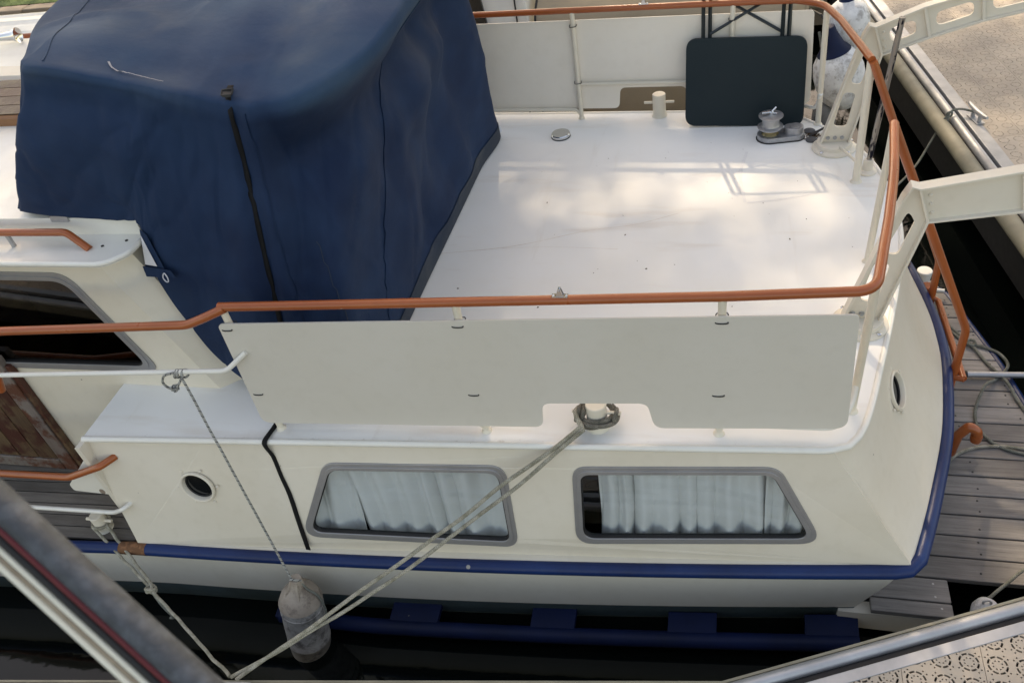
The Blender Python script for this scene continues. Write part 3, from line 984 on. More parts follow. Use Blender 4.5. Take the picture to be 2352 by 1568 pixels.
for wi, W in enumerate((W1, W2)):
    fr = MB().plate(rounded(W, 0, RADS[wi]), [rounded(W, 0.020, [r - 0.012 for r in RADS[wi]])], lambda u, v: side(u, v, 0.007), lambda u, v: side(u, v, -0.012)).build('window', 'alu_frame', YZ, 0, bevel=0.003)
    fr['label'] = ('left' if wi == 0 else 'right') + ' cabin window in a grey aluminium frame'
    MB().plate(rounded(W, 0.019, [r - 0.012 for r in RADS[wi]]), [rounded(W, 0.038, [r - 0.026 for r in RADS[wi]])], lambda u, v: side(u, v, 0.012), lambda u, v: side(u, v, -0.014)).build('inner_frame', 'alu_frame', fr, 0, bevel=0.004)
    MB().plate(rounded(W, 0.037, [r - 0.026 for r in RADS[wi]]), [rounded(W, 0.043, [r - 0.03 for r in RADS[wi]])], lambda u, v: side(u, v, 0.006), lambda u, v: side(u, v, -0.016)).build('gasket', 'black', fr, 0)
    MB().sheet(rounded(W, 0.030, [r - 0.02 for r in RADS[wi]]), lambda u, v: side(u, v, -0.005)).build('pane', 'glass', fr, 0, False)
    # curtains: hanging folds behind the glass (left and right edge at the top, left and right edge at the hem)
    pieces = (((-2.20, -1.78, -2.20, -1.77), 2.6), ((-1.88, -0.93, -1.755, -0.93), 7.6)) if wi == 0 else (((-0.575, 0.20, -0.565, 0.235), 8.2), ((0.19, 0.52, 0.20, 0.52), 3.4))
    for pi_, ((ta, tb_, ba, bb), nf) in enumerate(pieces):
        rws = []
        nz, nx = 30, 130
        for jz in range(nz):
            v = jz / (nz - 1)
            z = -0.085 - 0.625 * v
            row = []
            for i in range(nx):
                t = i / (nx - 1)
                tt = t + 0.10 * noise.noise(Vector((t * 3.1, wi * 3 + pi_, 0.5)))
                x = (ta * (1 - v) + ba * v) * (1 - t) + (tb_ * (1 - v) + bb * v) * t
                sweep = 0.9 * v * v * (t if (wi == 1 and pi_ == 1) else (1 - t)) + 0.5 * v * noise.noise(Vector((t * 4, v * 1.3, 5 + wi)))
                ph = 2 * pi * nf * tt + sweep * 2.0
                amp = 0.024 + 0.020 * noise.noise(Vector((t * nf * 0.9, v * 0.8, 9.1 * wi + pi_)))
                fold = sin(ph) + 0.35 * sin(2 * ph + 0.8) + 0.25 * noise.noise(Vector((t * 22, v * 5, 2)))
                p = side(x, z, -0.068)
                row.append((p[0] + 0.010 * cos(ph), p[1] + amp * fold, p[2]))
            rws.append(row)
        MB().grid(rws).build('curtain', 'curtain', fr, 80)
# dark lining of the aft cabin
MB().box(-3.1, 0.35, 2.60, 5.4, -0.735, -0.06).build('cabin_lining', 'dark', YZ, 0)

M['pane_dark'] = simple('dark_porthole_glass', (0.008, 0.009, 0.010), 0.04, 0.0, 0.1)
def porthole(c, nrm, label=None):
    c = Vector(c); nrm = Vector(nrm).normalized()
    p = MB().lathe([(0.098, -0.002), (0.098, 0.010), (0.092, 0.015), (0.086, 0.013), (0.082, 0.004), (0.080, -0.018), (0.088, -0.02)], c, nrm, 40, False).build('porthole', 'cream', YZ, 40)
    # lathe closes its ends: the last ring carries the glass
    MB().lathe([(0.074, 0.0), (0.074, 0.003)], c + nrm * -0.0185, nrm, 32).build('pane', 'pane_dark', p)
    MB().tube([c + nrm * -0.012 + (nrm.orthogonal().normalized() * cos(a) + nrm.cross(nrm.orthogonal()).normalized() * sin(a)) * 0.075 for a in [k * 2 * pi / 32 for k in range(32)]], 0.005, 8, True).build('gasket', 'black', p)
    u = nrm.orthogonal().normalized(); w = nrm.cross(u)
    for k in range(6):
        a = k * pi / 3 + 0.35
        MB().lathe([(0.0075, -0.004), (0.0075, 0.003), (0.004, 0.007)], c + (u * cos(a) + w * sin(a)) * 0.118, nrm, 10).build('bolt', 'cream', p)
    if label: p['label'] = label
n_side = Vector((0, -0.98, 0.17))
porthole(side(PH[0], PH[1], 0.002), n_side, 'round porthole in the near cabin side')
porthole(mirror(side(PH[0], PH[1], 0.002)), (0, 0.98, 0.17))

# transom: lofted between the deck edge and the rub rail, slightly hollow
def tpoint(s, t):
    k = s * (NA - 1); a = min(int(k), NA - 2); f = k - a
    p = DA[a].lerp(DA[a + 1], f).lerp(RA[a].lerp(RA[a + 1], f), t)
    return p - Vector((0.035 * sin(pi * t), 0, 0.006 * (1 - t)))
def on_transom(y, t):
    best = min(range(NA), key=lambda k: abs(DA[k].lerp(RA[k], t).y - y))
    p = DA[best].lerp(RA[best], t) - Vector((0.035 * sin(pi * t), 0, 0))
    tv = (RA[best] - DA[best]); tu = DA[min(best + 1, NA - 1)].lerp(RA[min(best + 1, NA - 1)], t) - DA[max(best - 1, 0)].lerp(RA[max(best - 1, 0)], t)
    n = tu.cross(tv).normalized()
    return p, (n if n.x > 0 else -n)
tph = []
for yy, lb in ((3.14, 'porthole in the stern seen at a slant'), (2 * CY - 3.14, None)):
    p, n = on_transom(yy, 0.34)
    tph.append(p)
    porthole(p + n * 0.003, n, lb)
tm = MB()
NS, NT = 230, 60
tm.v = [tuple(tpoint(a / NS, b / NT)) for b in range(NT + 1) for a in range(NS + 1)]
for b in range(NT):
    for a in range(NS):
        c = tpoint((a + 0.5) / NS, (b + 0.5) / NT)
        if min((c - q).length for q in tph) < 0.090: continue
        tm.f.append((b * (NS + 1) + a, b * (NS + 1) + a + 1, (b + 1) * (NS + 1) + a + 1, (b + 1) * (NS + 1) + a))
tm.build('transom', 'cream', YZ, 60)

# front end of the aft cabin and teak side deck
MB().box(-3.20, -3.17, 2.20, 2.66, -0.76, -0.01).build('cabin_front', 'cream', YZ, 0)
sd = MB().box(-7.0, -3.2, 2.17, 2.70, -0.83, -0.775).build('side_deck', 'dark', YZ, 0)
for k in range(7):
    y0 = 2.165 + 0.078 * k
    lo = [(-6.2, y0 - 0.15, -0.772), (-3.205, y0, -0.772), (-3.205, y0 + 0.071, -0.772), (-6.2, y0 + 0.071 - 0.15, -0.772)]
    MB().hexa(lo, [(p[0], p[1], -0.757) for p in lo]).build('plank', 'teak', sd, 0, bevel=0.002)
MB().lathe([(0.034, 0), (0.034, 0.004), (0.028, 0.006)], (-3.42, 2.47, -0.756), (0, 0, 1), 24).build('deck_filler_cap', 'galv', sd)
MB().box(-3.434, -3.406, 2.466, 2.474, -0.751, -0.7485).build('cap_slot', 'black', sd, 0)
# white corner shelf speckled with dirt, low grab rails
M['speckled'] = paint('speckled_white_paint', (0.74, 0.72, 0.66), (0.62, 0.57, 0.48), 0.45, 0.28, 0.7, (0.12, 0.06, 0.03))
sh = pt2(fillet([(-3.185, -0.085, 0), (-3.432, -0.340, 0), (-3.428, -0.385, 0), (-3.185, -0.392, 0)], [0, 0.02, 0.025, 0], 5, True))
MB().plate(sh, [], lambda u, v: (u, 2.235 - 0.10 * (-v - 0.085), v + 0.0), lambda u, v: (u, 2.30 - 0.02 * (-v), v - 0.015)).build('corner_shelf', 'speckled', YZ, 0, bevel=0.006)
lowr = fillet([(-6.0, 2.10, -0.33), (-3.87, 2.205, -0.285), (-3.34, 2.175, -0.225), (-3.10, 2.185, -0.125), (-3.055, 2.262, -0.128)], [0, 0.3, 0.2, 0.04, 0], 8)
MB().tube(lowr, 0.0195, 14).build('grab_rail', 'orange', YZ)
lowr2 = fillet([(-6.0, 2.05, -0.60), (-3.81, 2.185, -0.555), (-3.22, 2.175, -0.515), (-3.105, 2.150, -0.440), (-3.085, 2.205, -0.445)], [0, 0.3, 0.12, 0.03, 0], 8)
MB().tube(lowr2, 0.0125, 12).build('grab_rail', 'white', YZ)

# bollards
def bollard(x, y, z, r, h, bar, mat='tube', tilt=0.0, zb=0.62):
    b = MB().lathe([(r * 1.22, 0), (r * 1.06, 0.008), (r, 0.02), (r, h - 0.004), (r - 0.004, h)], (x, y, z), (0, 0, 1), 28).build('bollard', mat, YZ, 40)
    MB().tube([(x - bar, y - bar * tilt, z + h * zb), (x + bar, y + bar * tilt, z + h * zb)], 0.0095, 12).build('crossbar', mat, b)
    return b
bollard(-0.555, 2.545, 0.0, 0.047, 0.145, 0.112)['label'] = 'near aft bollard with rope made fast'
bollard(-0.505, 2 * CY - 2.475, 0.0, 0.046, 0.165, 0.105)['label'] = 'far aft bollard standing bare'
bollard(-3.44, 2.225, -0.757, 0.040, 0.125, 0.085)['label'] = 'side deck bollard by the cabin corner'

# handrails and stanchions
RT = 0.785
def rail_y(x): return g(x) + 0.068
top = [(-2.127, rail_y(-2.127), RT), (-1.078, rail_y(-1.078), RT), (-0.014, rail_y(-0.014), RT), (0.40, rail_y(0.40), RT)]
near_r = top[:-1] + fillet([top[-1], (0.535, 2.585, RT), (0.628, 3.05, RT)], 0.16, 10)[1:-1] + smooth_path([(0.628, 3.05, RT), (0.69, 3.42, RT), (0.735, 3.80, RT), (0.742, 3.835, RT - 0.006), (0.743, 3.85, RT - 0.03)], 5)
MB().tube(near_r, 0.0205, 16).build('handrail', 'orange', YZ, 60)
far_r = [(-2.127, mirror(top[0])[1], RT)] + [mirror(p) for p in top[1:-1]] + [(0.36, 5.47, RT)] + fillet([(0.36, 5.47, RT), (0.52, 5.38, RT), (0.60, 5.12, RT), (0.714, 4.55, RT)], [0, 0.2, 0.25, 0], 10)[1:]
MB().tube(far_r, 0.0205, 16).build('handrail', 'orange', YZ, 60)
# lower forward handrails, past the wheelhouse
lowf = fillet([(-2.10, 2.398, RT - 0.004), (-2.20, 2.375, 0.745), (-2.30, 2.365, 0.708), (-3.305, 2.303, 0.690), (-3.40, 2.297, 0.62), (-3.52, 2.290, 0.30)], [0, 0.08, 0.2, 0.05, 0.1, 0], 7)
MB().tube(lowf, 0.0205, 16).build('handrail', 'orange', YZ, 60)
MB().tube([mirror(p) for p in lowf], 0.0205, 16).build('handrail', 'orange', YZ, 60)
wr = fillet([(-6.0, 2.10, 0.40), (-2.19, 2.334, 0.463), (-2.075, 2.372, 0.548)], 0.10, 7)
MB().tube(wr, 0.0125, 12).build('grab_rail', 'white', YZ)
def stanchion(p0, p1, r=0.0165, flatten=None):
    MB().tube([p0, p1], r, 14).build('stanchion', 'tube', YZ)
    return None
SX = (-2.115, -1.07, -0.015)
for x in SX:
    for mp in ((lambda p: p), mirror):
        st = MB().tube([mp((x, g(x) + 0.078, 0)), mp((x, rail_y(x), RT - 0.012))], 0.0165, 14)
        st.lathe([(0.026, 0), (0.021, 0.008), (0.0165, 0.016)], mp((x, g(x) + 0.078, 0)), (0, 0, 1), 16)
        st.build('stanchion', 'tube', YZ)
for p0, p1, r in (((0.548, 2.715, 0.0), (0.545, 2.66, RT - 0.01), 0.018), ((0.556, 5.345, 0.0), (0.535, 5.29, RT - 0.01), 0.018),
                  ((0.718, 3.816, 0.0), (0.738, 3.826, RT - 0.02), 0.018), ((0.730, 4.615, 0.0), (0.712, 4.555, RT - 0.014), 0.022)):
    st = MB().tube([p0, p1], r, 14)
    st.lathe([(r * 1.6, 0), (r * 1.3, 0.008), (r, 0.016)], p0, (0, 0, 1), 16)
    st.build('stanchion', 'tube', YZ)
# lower rails between the stanchions
for mp in ((lambda p: p), mirror):
    a = fillet([(-2.10, g(-2.1) + 0.07, 0.072), (-1.10, g(-1.1) + 0.072, 0.066), (-1.075, g(-1.07) + 0.075, 0.03), (-1.07, g(-1.07) + 0.078, 0.002)], [0, 0.03, 0.02, 0], 6)
    MB().tube([mp(p) for p in a], 0.0125, 12).build('lower_rail', 'tube', YZ)
    b = [(-1.07, g(-1.07) + 0.073, 0.262), (-0.015, g(0) + 0.073, 0.262)]
    MB().tube([mp(p) for p in b], 0.0125, 12).build('lower_rail', 'tube', YZ)
    c = fillet([(-0.015, g(0) + 0.073, 0.066), (0.47, g(0.47) + 0.055, 0.066), (0.535, 2.66, 0.10), (0.552, 2.72, 0.23)], [0, 0.09, 0.1, 0], 8)
    MB().tube([mp(p) for p in c], 0.0125, 12).build('lower_rail', 'white', YZ)
MB().tube([(0.66, 4.93, 0.055), (0.735, 4.66, 0.095)], 0.009, 10).build('brace', 'tube', YZ)

# spray boards tied to the stanchions
bo = [(-2.150, 0.712), (0.482, 0.707), (0.508, 0.073), (-0.290, 0.064), (-0.318, 0.222), (-0.775, 0.220), (-0.79, 0.064), (-2.150 - 0.022, 0.072)]
bo_r = pt2(fillet([(*p, 0) for p in bo], [0.03, 0.03, 0.06, 0.055, 0.045, 0.045, 0.045, 0.05], 7, True))
for s, mp in ((0, (lambda p: p)), (1, mirror)):
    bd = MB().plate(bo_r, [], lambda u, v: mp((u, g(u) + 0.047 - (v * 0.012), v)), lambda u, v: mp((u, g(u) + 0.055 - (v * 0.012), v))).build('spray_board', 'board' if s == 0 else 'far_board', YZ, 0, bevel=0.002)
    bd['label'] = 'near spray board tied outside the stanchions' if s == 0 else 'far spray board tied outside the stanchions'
    for x in SX:
        for z, dx in ((0.677, 0.0), (0.272, -0.006)):
            y = g(x) + 0.047 - z * 0.012
            lp = [(x - 0.023 + dx, y + 0.006, z + 0.003), (x - 0.022 + dx, y - 0.003, z), (x + dx, y - 0.0045, z - 0.0015), (x + 0.022 + dx, y - 0.003, z + 0.001), (x + 0.023 + dx, y + 0.006, z + 0.004), (x + 0.022, y + 0.05, z + 0.006), (x, y + 0.056, z + 0.004), (x - 0.022, y + 0.05, z + 0.004)]
            MB().tube([mp(p) for p in smooth_path(lp, 4, True)], 0.0026, 8, True).build('cable_tie', 'black', bd)
# chrome deck hinges on the handrails
for mp in ((lambda p: p), mirror):
    x = -0.636 if mp((0, 0, 0))[1] == 0 else -0.585
    y = rail_y(x)
    hb = MB().box(x - 0.032, x + 0.032, y - 0.011, y + 0.011, RT + 0.0185, RT + 0.023)
    for s in (-1, 1):
        hb.hexa([(x - 0.016, y + s * 0.008 - 0.0015, RT + 0.022), (x + 0.016, y + s * 0.008 - 0.0015, RT + 0.022), (x + 0.006, y + s * 0.008 - 0.0015, RT + 0.058), (x - 0.004, y + s * 0.008 - 0.0015, RT + 0.058)],
                [(x - 0.016, y + s * 0.008 + 0.0015, RT + 0.022), (x + 0.016, y + s * 0.008 + 0.0015, RT + 0.022), (x + 0.006, y + s * 0.008 + 0.0015, RT + 0.058), (x - 0.004, y + s * 0.008 + 0.0015, RT + 0.058)])
    hb.tube([(x + 0.001, y - 0.013, RT + 0.050), (x + 0.001, y + 0.013, RT + 0.050)], 0.004, 8)
    for s in (-1, 1):
        hb.lathe([(0.006, 0), (0.005, 0.004), (0.002, 0.006)], (x + s * 0.026, y, RT + 0.022), (0, 0, 1), 10)
    ho = MB(); ho.v = [mp(p) for p in hb.v]; ho.f = hb.f
    ho.build('deck_hinge', 'chrome', YZ)

# chrome vent cap
vc = MB().lathe([(0.066, 0), (0.068, 0.004), (0.068, 0.020), (0.064, 0.026), (0.03, 0.029), (0.001, 0.0295)], (-1.182, 5.29, 0.003), (0, 0, 1), 40).build('deck_vent_cap', 'chrome', YZ, 30)
MB().lathe([(0.070, 0), (0.070, 0.004)], (-1.182, 5.29, 0.001), (0, 0, 1), 32).build('gasket', 'black', vc)

# windlass
wl = MB()
def stadium(x0, x1, y, r0, r1, n=12):
    return [(x0 + r0 * cos(a), y + r0 * sin(a)) for a in [pi / 2 + pi * k / n for k in range(n + 1)]] + [(x1 + r1 * cos(a), y + r1 * sin(a)) for a in [-pi / 2 + pi * k / n for k in range(n + 1)]]
so = stadium(0.245, 0.405, 5.175, 0.082, 0.056)
wl.plate(so, [], lambda u, v: (u, v, 0.036), lambda u, v: (u, v, 0.004))
WLS = wl.build('windlass', 'galv', YZ, 0, bevel=0.006)
MB().plate(stadium(0.245, 0.405, 5.175, 0.088, 0.062), [], lambda u, v: (u, v, 0.005), lambda u, v: (u, v, 0.001)).build('base_gasket', 'black', WLS, 0)
MB().plate(stadium(0.372, 0.405, 5.178, 0.040, 0.048), [], lambda u, v: (u, v, 0.080), lambda u, v: (u, v, 0.030)).build('motor_cover', 'galv', WLS, 0, bevel=0.007)
MB().lathe([(0.030, 0), (0.030, 0.004), (0.006, 0.006)], (0.395, 5.178, 0.080), (0, 0, 1), 20).build('cover_cap', 'galv', WLS)
MB().lathe([(0.055, 0), (0.045, 0.012), (0.044, 0.028), (0.056, 0.042)], (0.245, 5.175, 0.036), (0, 0, 1), 28).build('gypsy', 'brass', WLS)
MB().lathe([(0.050, 0), (0.080, 0.004), (0.082, 0.012), (0.060, 0.020), (0.054, 0.034), (0.055, 0.070), (0.064, 0.080), (0.078, 0.084), (0.078, 0.089), (0.06, 0.093), (0.02, 0.096)], (0.245, 5.175, 0.076), (0, 0, 1), 36).build('drum', 'galv', WLS)
wh = MB().lathe([(0.015, 0), (0.015, 0.018), (0.010, 0.024)], (0.245, 5.175, 0.170), (0, 0, 1), 16)
wh.tube([(0.185, 5.160, 0.188), (0.245, 5.175, 0.186)], 0.008, 10); wh.tube([(0.245, 5.175, 0.186), (0.275, 5.192, 0.212)], 0.006, 10); wh.tube([(0.245, 5.175, 0.180), (0.282, 5.172, 0.178)], 0.006, 10)
wh.build('clutch_handle', 'chrome', WLS)
for p in ((0.497, 5.245, 0.001), (0.505, 5.128, 0.001)):
    MB().lathe([(0.036, 0), (0.036, 0.008), (0.030, 0.012), (0.004, 0.014)], p, (0, 0, 1), 24).build('foot_switch', 'grey_disc', YZ)
lf = MB()
for k in range(60):
    x, y = random.gauss(0.515, 0.03), random.gauss(5.19, 0.022)
    a = random.random() * 6.28; s = random.uniform(0.004, 0.014)
    lf.hexa([(x - s * cos(a), y - s * sin(a), 0.002), (x + 0.004 * sin(a), y - 0.004 * cos(a), 0.002), (x + s * cos(a), y + s * sin(a), 0.004)], [(x - s * cos(a), y - s * sin(a), 0.006 + 0.01 * random.random()), (x + 0.004 * sin(a), y - 0.004 * cos(a), 0.005), (x + s * cos(a), y + s * sin(a), 0.008)])
tag(lf.build('leaf_litter', 'soil', None, 0), 'brown leaf litter caught beside the windlass', 'leaf litter', kind='stuff')
MB().tube([(0.49, 5.17, 0.010), (0.60, 5.22, 0.045), (0.66, 5.24, 0.05)], 0.012, 8, flat=0.4).build('anchor_strap', 'black', YZ)
# clear plastic bottle lid lying at the deck edge
M['clear'] = glass_mat('clear_plastic', (0.55, 0.55, 0.58))

# davits
def davit(y, arm_top, arm_bot, arm_holes, label):
    d = thing_part('davit', label)
    up = [(0.547, 0.052), (0.716, 0.050), (0.834, 0.610)] + arm_bot[1:] + arm_top[::-1][:-1] + [(0.780, 0.772), (0.748, 0.786), (0.722, 0.728)]
    holes = [pt2(fillet([(*p, 0) for p in q], 0.03, 6, True)) for q in ([(0.612, 0.155), (0.690, 0.150), (0.722, 0.372), (0.652, 0.380)], [(0.682, 0.436), (0.742, 0.420), (0.786, 0.600), (0.752, 0.660)])]
    holes += [pt2(fillet([(*p, 0) for p in q], 0.04, 6, True)) for q in arm_holes]
    MB().plate(up, holes, lambda u, v: (u, y - 0.007, v), lambda u, v: (u, y + 0.007, v)).build('web', 'cream', d, 0, bevel=0.003)
    def ribbon(path, w, th):
        mb = MB()
        P = [Vector((p[0], p[1])) for p in path]
        rings = []
        for i, p in enumerate(P):
            t = (P[min(i + 1, len(P) - 1)] - P[max(i - 1, 0)]).normalized(); n = Vector((-t.y, t.x)) * th
            rings.append([(p.x - n.x, y - w, p.y - n.y), (p.x + n.x, y - w, p.y + n.y), (p.x + n.x, y + w, p.y + n.y), (p.x - n.x, y + w, p.y - n.y)])
        mb.grid(rings, True)
        k = len(rings) * 4
        mb.f.append((0, 1, 2, 3)); mb.f.append((k - 4, k - 1, k - 2, k - 3))
        return mb
    ribbon([(0.549, 0.045), (0.722, 0.726), (0.748, 0.786), (0.780, 0.774)] + arm_top[1:], 0.030, 0.006).build('flange', 'cream', d, 0, bevel=0.002)
    ribbon([(0.714, 0.045), (0.833, 0.609)] + arm_bot[1:], 0.030, 0.006).build('flange', 'cream', d, 0, bevel=0.002)
    ribbon([(0.780, 0.768), (0.834, 0.612)], 0.028, 0.006).build('joint_plate', 'cream', d, 0, bevel=0.002)
    for k in range(1, len(arm_bot) - 1):
        ribbon([arm_top[k], arm_bot[k]], 0.026, 0.008).build('joint_plate', 'cream', d, 0, bevel=0.002)
    for k in range(3):
        for s in (-1, 1):
            px, pz = 0.812 + 0.018 * k * 0.6 + s * 0.0 , 0.74 - 0.045 * k
        MB().lathe([(0.0085, 0), (0.0085, 0.006), (0.005, 0.009)], (0.826 + 0.010 * k, y - 0.007, 0.74 - 0.045 * k), (0, -1, 0), 10).build('bolt', 'cream', d)
        MB().lathe([(0.013, 0), (0.013, 0.003), (0.009, 0.004), (0.009, 0.013)], (0.590 + 0.042 * k, y - 0.007, 0.078), (0, -1, 0), 12).build('bolt', 'galv', d)
    MB().lathe([(0.132, 0), (0.132, 0.012), (0.118, 0.022), (0.108, 0.024), (0.104, 0.046), (0.09, 0.05)], (0.632, y, 0.001), (0, 0, 1), 40).build('turntable', 'cream', d, 30)
    for a in (0.5, 2.2, 4.0, 5.4):
        MB().lathe([(0.012, 0), (0.011, 0.008), (0.006, 0.012)], (0.632 + 0.121 * cos(a), y + 0.121 * sin(a), 0.018), (0, 0, 1), 12).build('bolt', 'chrome', d)
    return d
def thing_part(name, label):
    o = bpy.data.objects.new(name, None); COL.objects.link(o); o.parent = YZ; o.location = -YZ.location; o.empty_display_size = 0.1
    o['label'] = label
    return o
at_ = [(0.780, 0.772), (1.021, 0.872), (1.30, 0.945), (1.56, 0.988), (1.86, 1.01)]
ab_ = [(0.834, 0.610), (1.073, 0.698), (1.334, 0.778), (1.58, 0.826), (1.88, 0.86)]
davit(5.02, at_, ab_, [[(0.872, 0.672), (1.005, 0.722), (0.985, 0.805), (0.855, 0.755)], [(1.10, 0.755), (1.285, 0.812), (1.265, 0.885), (1.085, 0.835)], [(1.375, 0.83), (1.54, 0.865), (1.52, 0.93), (1.355, 0.90)]], 'far davit with oval cut-outs along its arm')
at_ = [(0.790, 0.776), (1.154, 0.850), (1.52, 0.905), (1.88, 0.94)]
ab_ = [(0.838, 0.590), (1.197, 0.662), (1.54, 0.725), (1.90, 0.77)]
davit(3.30, at_, ab_, [], 'near davit with a plain solid arm')

# flag staff
def pole_mat():
    mt, nt, bs = new_mat('flag_staff_metal')
    v = coords(nt, (30, 30, 7))
    f, raw = noise_fac(nt, v, 1.0, 5, 0.50, 0.53)
    nt.links.new(mix(nt, f, (0.33, 0.30, 0.27), (0.008, 0.008, 0.02)), bs.inputs['Base Color'])
    bs.inputs['Metallic'].default_value = 0.6; bs.inputs['Roughness'].default_value = 0.4
    return mt
M['pole'] = pole_mat()
fs = MB().lathe([(0.056, 0), (0.056, 0.010), (0.040, 0.018), (0.032, 0.022), (0.027, 0.085), (0.020, 0.087)], (0.800, 4.722, 0.001), (0.02, 0, 1), 28).build('flag_staff_socket', 'cream', YZ)
MB().tube([(0.803, 4.722, 0.06), (0.862, 4.722, 0.935)], 0.0165, 14).build('flag_staff', 'pole', fs)

# boarding ladder over the stern
lad = thing_part('boarding_ladder', 'orange boarding ladder over the stern')
for top_p, bend, bot in (((0.720, 4.54, RT - 0.006), (1.257, 4.50, -0.50), (1.265, 4.50, -1.13)), ((0.742, 3.845, RT - 0.012), (1.285, 3.825, -0.47), (1.275, 3.80, -1.13))):
    MB().tube(fillet([top_p, bend, bot], 0.16, 9), 0.022, 14).build('stringer', 'orange', lad, 60)
MB().tube([(1.30, 4.47, -0.80), (1.325, 3.775, -0.80)], 0.020, 14).build('rung', 'orange', lad)
MB().tube([(1.26, 4.50, -0.78), (1.31, 4.47, -0.80)], 0.015, 10).build('rung_arm', 'orange', lad)
MB().tube([(1.265, 3.80, -0.81), (1.33, 3.772, -0.80)], 0.017, 10).build('rung_arm', 'orange', lad)
MB().tube([(1.25, 4.60, -1.13), (1.25, 4.60, -0.77)], 0.036, 16).build('ladder_socket', 'orange', lad)

# swim platform of grey planks
def plat_x1(y):
    P = [(2.57, 1.70), (3.2, 1.80), (3.8, 1.775), (4.31, 1.676), (5.04, 1.47), (5.2, 1.40)]
    for (a, xa), (b, xb) in zip(P[:-1], P[1:]):
        if y <= b: return xa + (xb - xa) * (y - a) / (b - a)
    return P[-1][1]
PZ = -1.15
sp = thing_part('swim_platform', 'grey plank swim platform with blue edging')
y = 2.44; k = 0
while y < 5.02:
    w = 0.138
    if y < 2.50:
        w, x1a, x1b = 0.085, 1.13, 1.13
    elif y < 2.57:
        x1a = x1b = 1.13 if y < 2.53 else 1.6
        w = 0.14
    else:
        x1a, x1b = plat_x1(y), plat_x1(y + w)
    x0 = 0.75
    lo = [(x0, y + 0.004, PZ - 0.032), (x1a, y + 0.004, PZ - 0.032), (x1b, y + w - 0.005, PZ - 0.032), (x0, y + w - 0.005, PZ - 0.032)]
    dz = 0.003 * noise.noise(Vector((k * 1.7, 0, 0)))
    MB().hexa(lo, [(p[0], p[1], PZ + dz) for p in lo]).build('plank', 'grey_wood', sp, 0, bevel=0.004)
    for xx in (x1a - 0.05 - 0.02 * (k % 3), x1a - 0.42):
        for yy in ((y + 0.03, y + w - 0.035) if k % 2 else (y + 0.05,)):
            MB().lathe([(0.006, 0), (0.005, 0.0016)], (xx, yy, PZ + dz), (0, 0, 1), 8).build('screw', 'black' if k > 1 else 'galv', sp)
    y += w; k += 1
edge = [(plat_x1(yy) + 0.014, yy, PZ - 0.016) for yy in [2.58 + 0.1 * i for i in range(25)]] + [(plat_x1(5.03) - 0.01, 5.045, PZ - 0.016), (1.0, 5.09, PZ - 0.016)]
MB().tube(edge, 0.022, 10).build('edging', 'navy', sp)
MB().box(0.55, 1.05, 2.52, 5.4, -1.36, -1.20).build('support_beam', 'dark', sp, 0)
MB().box(0.60, 1.10, 2.45, 2.52, -1.34, -1.20).build('support_beam', 'cream', sp, 0)
b2 = MB().lathe([(0.040, 0), (0.034, 0.01), (0.034, 0.12), (0.044, 0.13), (0.050, 0.21), (0.046, 0.215)], (1.315, 4.98, PZ), (0, 0, 1), 24).build('platform_bollard', 'white', sp)
MB().tube([(1.32, 4.97, PZ + 0.06), (1.46, 4.95, PZ + 0.06)], 0.013, 10).build('crossbar', 'white', sp)
gn = fillet([(1.27, 3.50, PZ), (1.285, 3.50, -0.98), (1.33, 3.50, -0.895), (1.375, 3.49, -0.93), (1.375, 3.485, -1.0)], [0, 0.04, 0.04, 0.03, 0], 7)
MB().tube(gn, 0.027, 16).tube([(1.375, 3.487, -0.955), (1.375, 3.487, -0.985)], 0.031, 16).build('gooseneck_vent', 'orange', sp)
lf = MB()
for k in range(70):
    t = random.random()
    x, y = 1.13 + random.gauss(0, 0.012), 4.86 + random.gauss(0, 0.06)
    x += (4.86 - y) * 0.12
    a = random.random() * 6.28; s = random.uniform(0.008, 0.02)
    z = RZ + 0.018 + random.random() * 0.012
    lf.add([(x - s * cos(a), y - s * sin(a), z), (x + 0.006 * sin(a), y - 0.006 * cos(a), z + 0.006), (x + s * cos(a), y + s * sin(a), z), (x - 0.006 * sin(a), y + 0.006 * cos(a), z + 0.002)], [(0, 1, 2, 3)])
tag(lf.build('leaf_litter', 'soil', None, 0), 'dead leaves caught on the blue rub rail at the stern', 'leaf litter', kind='stuff')

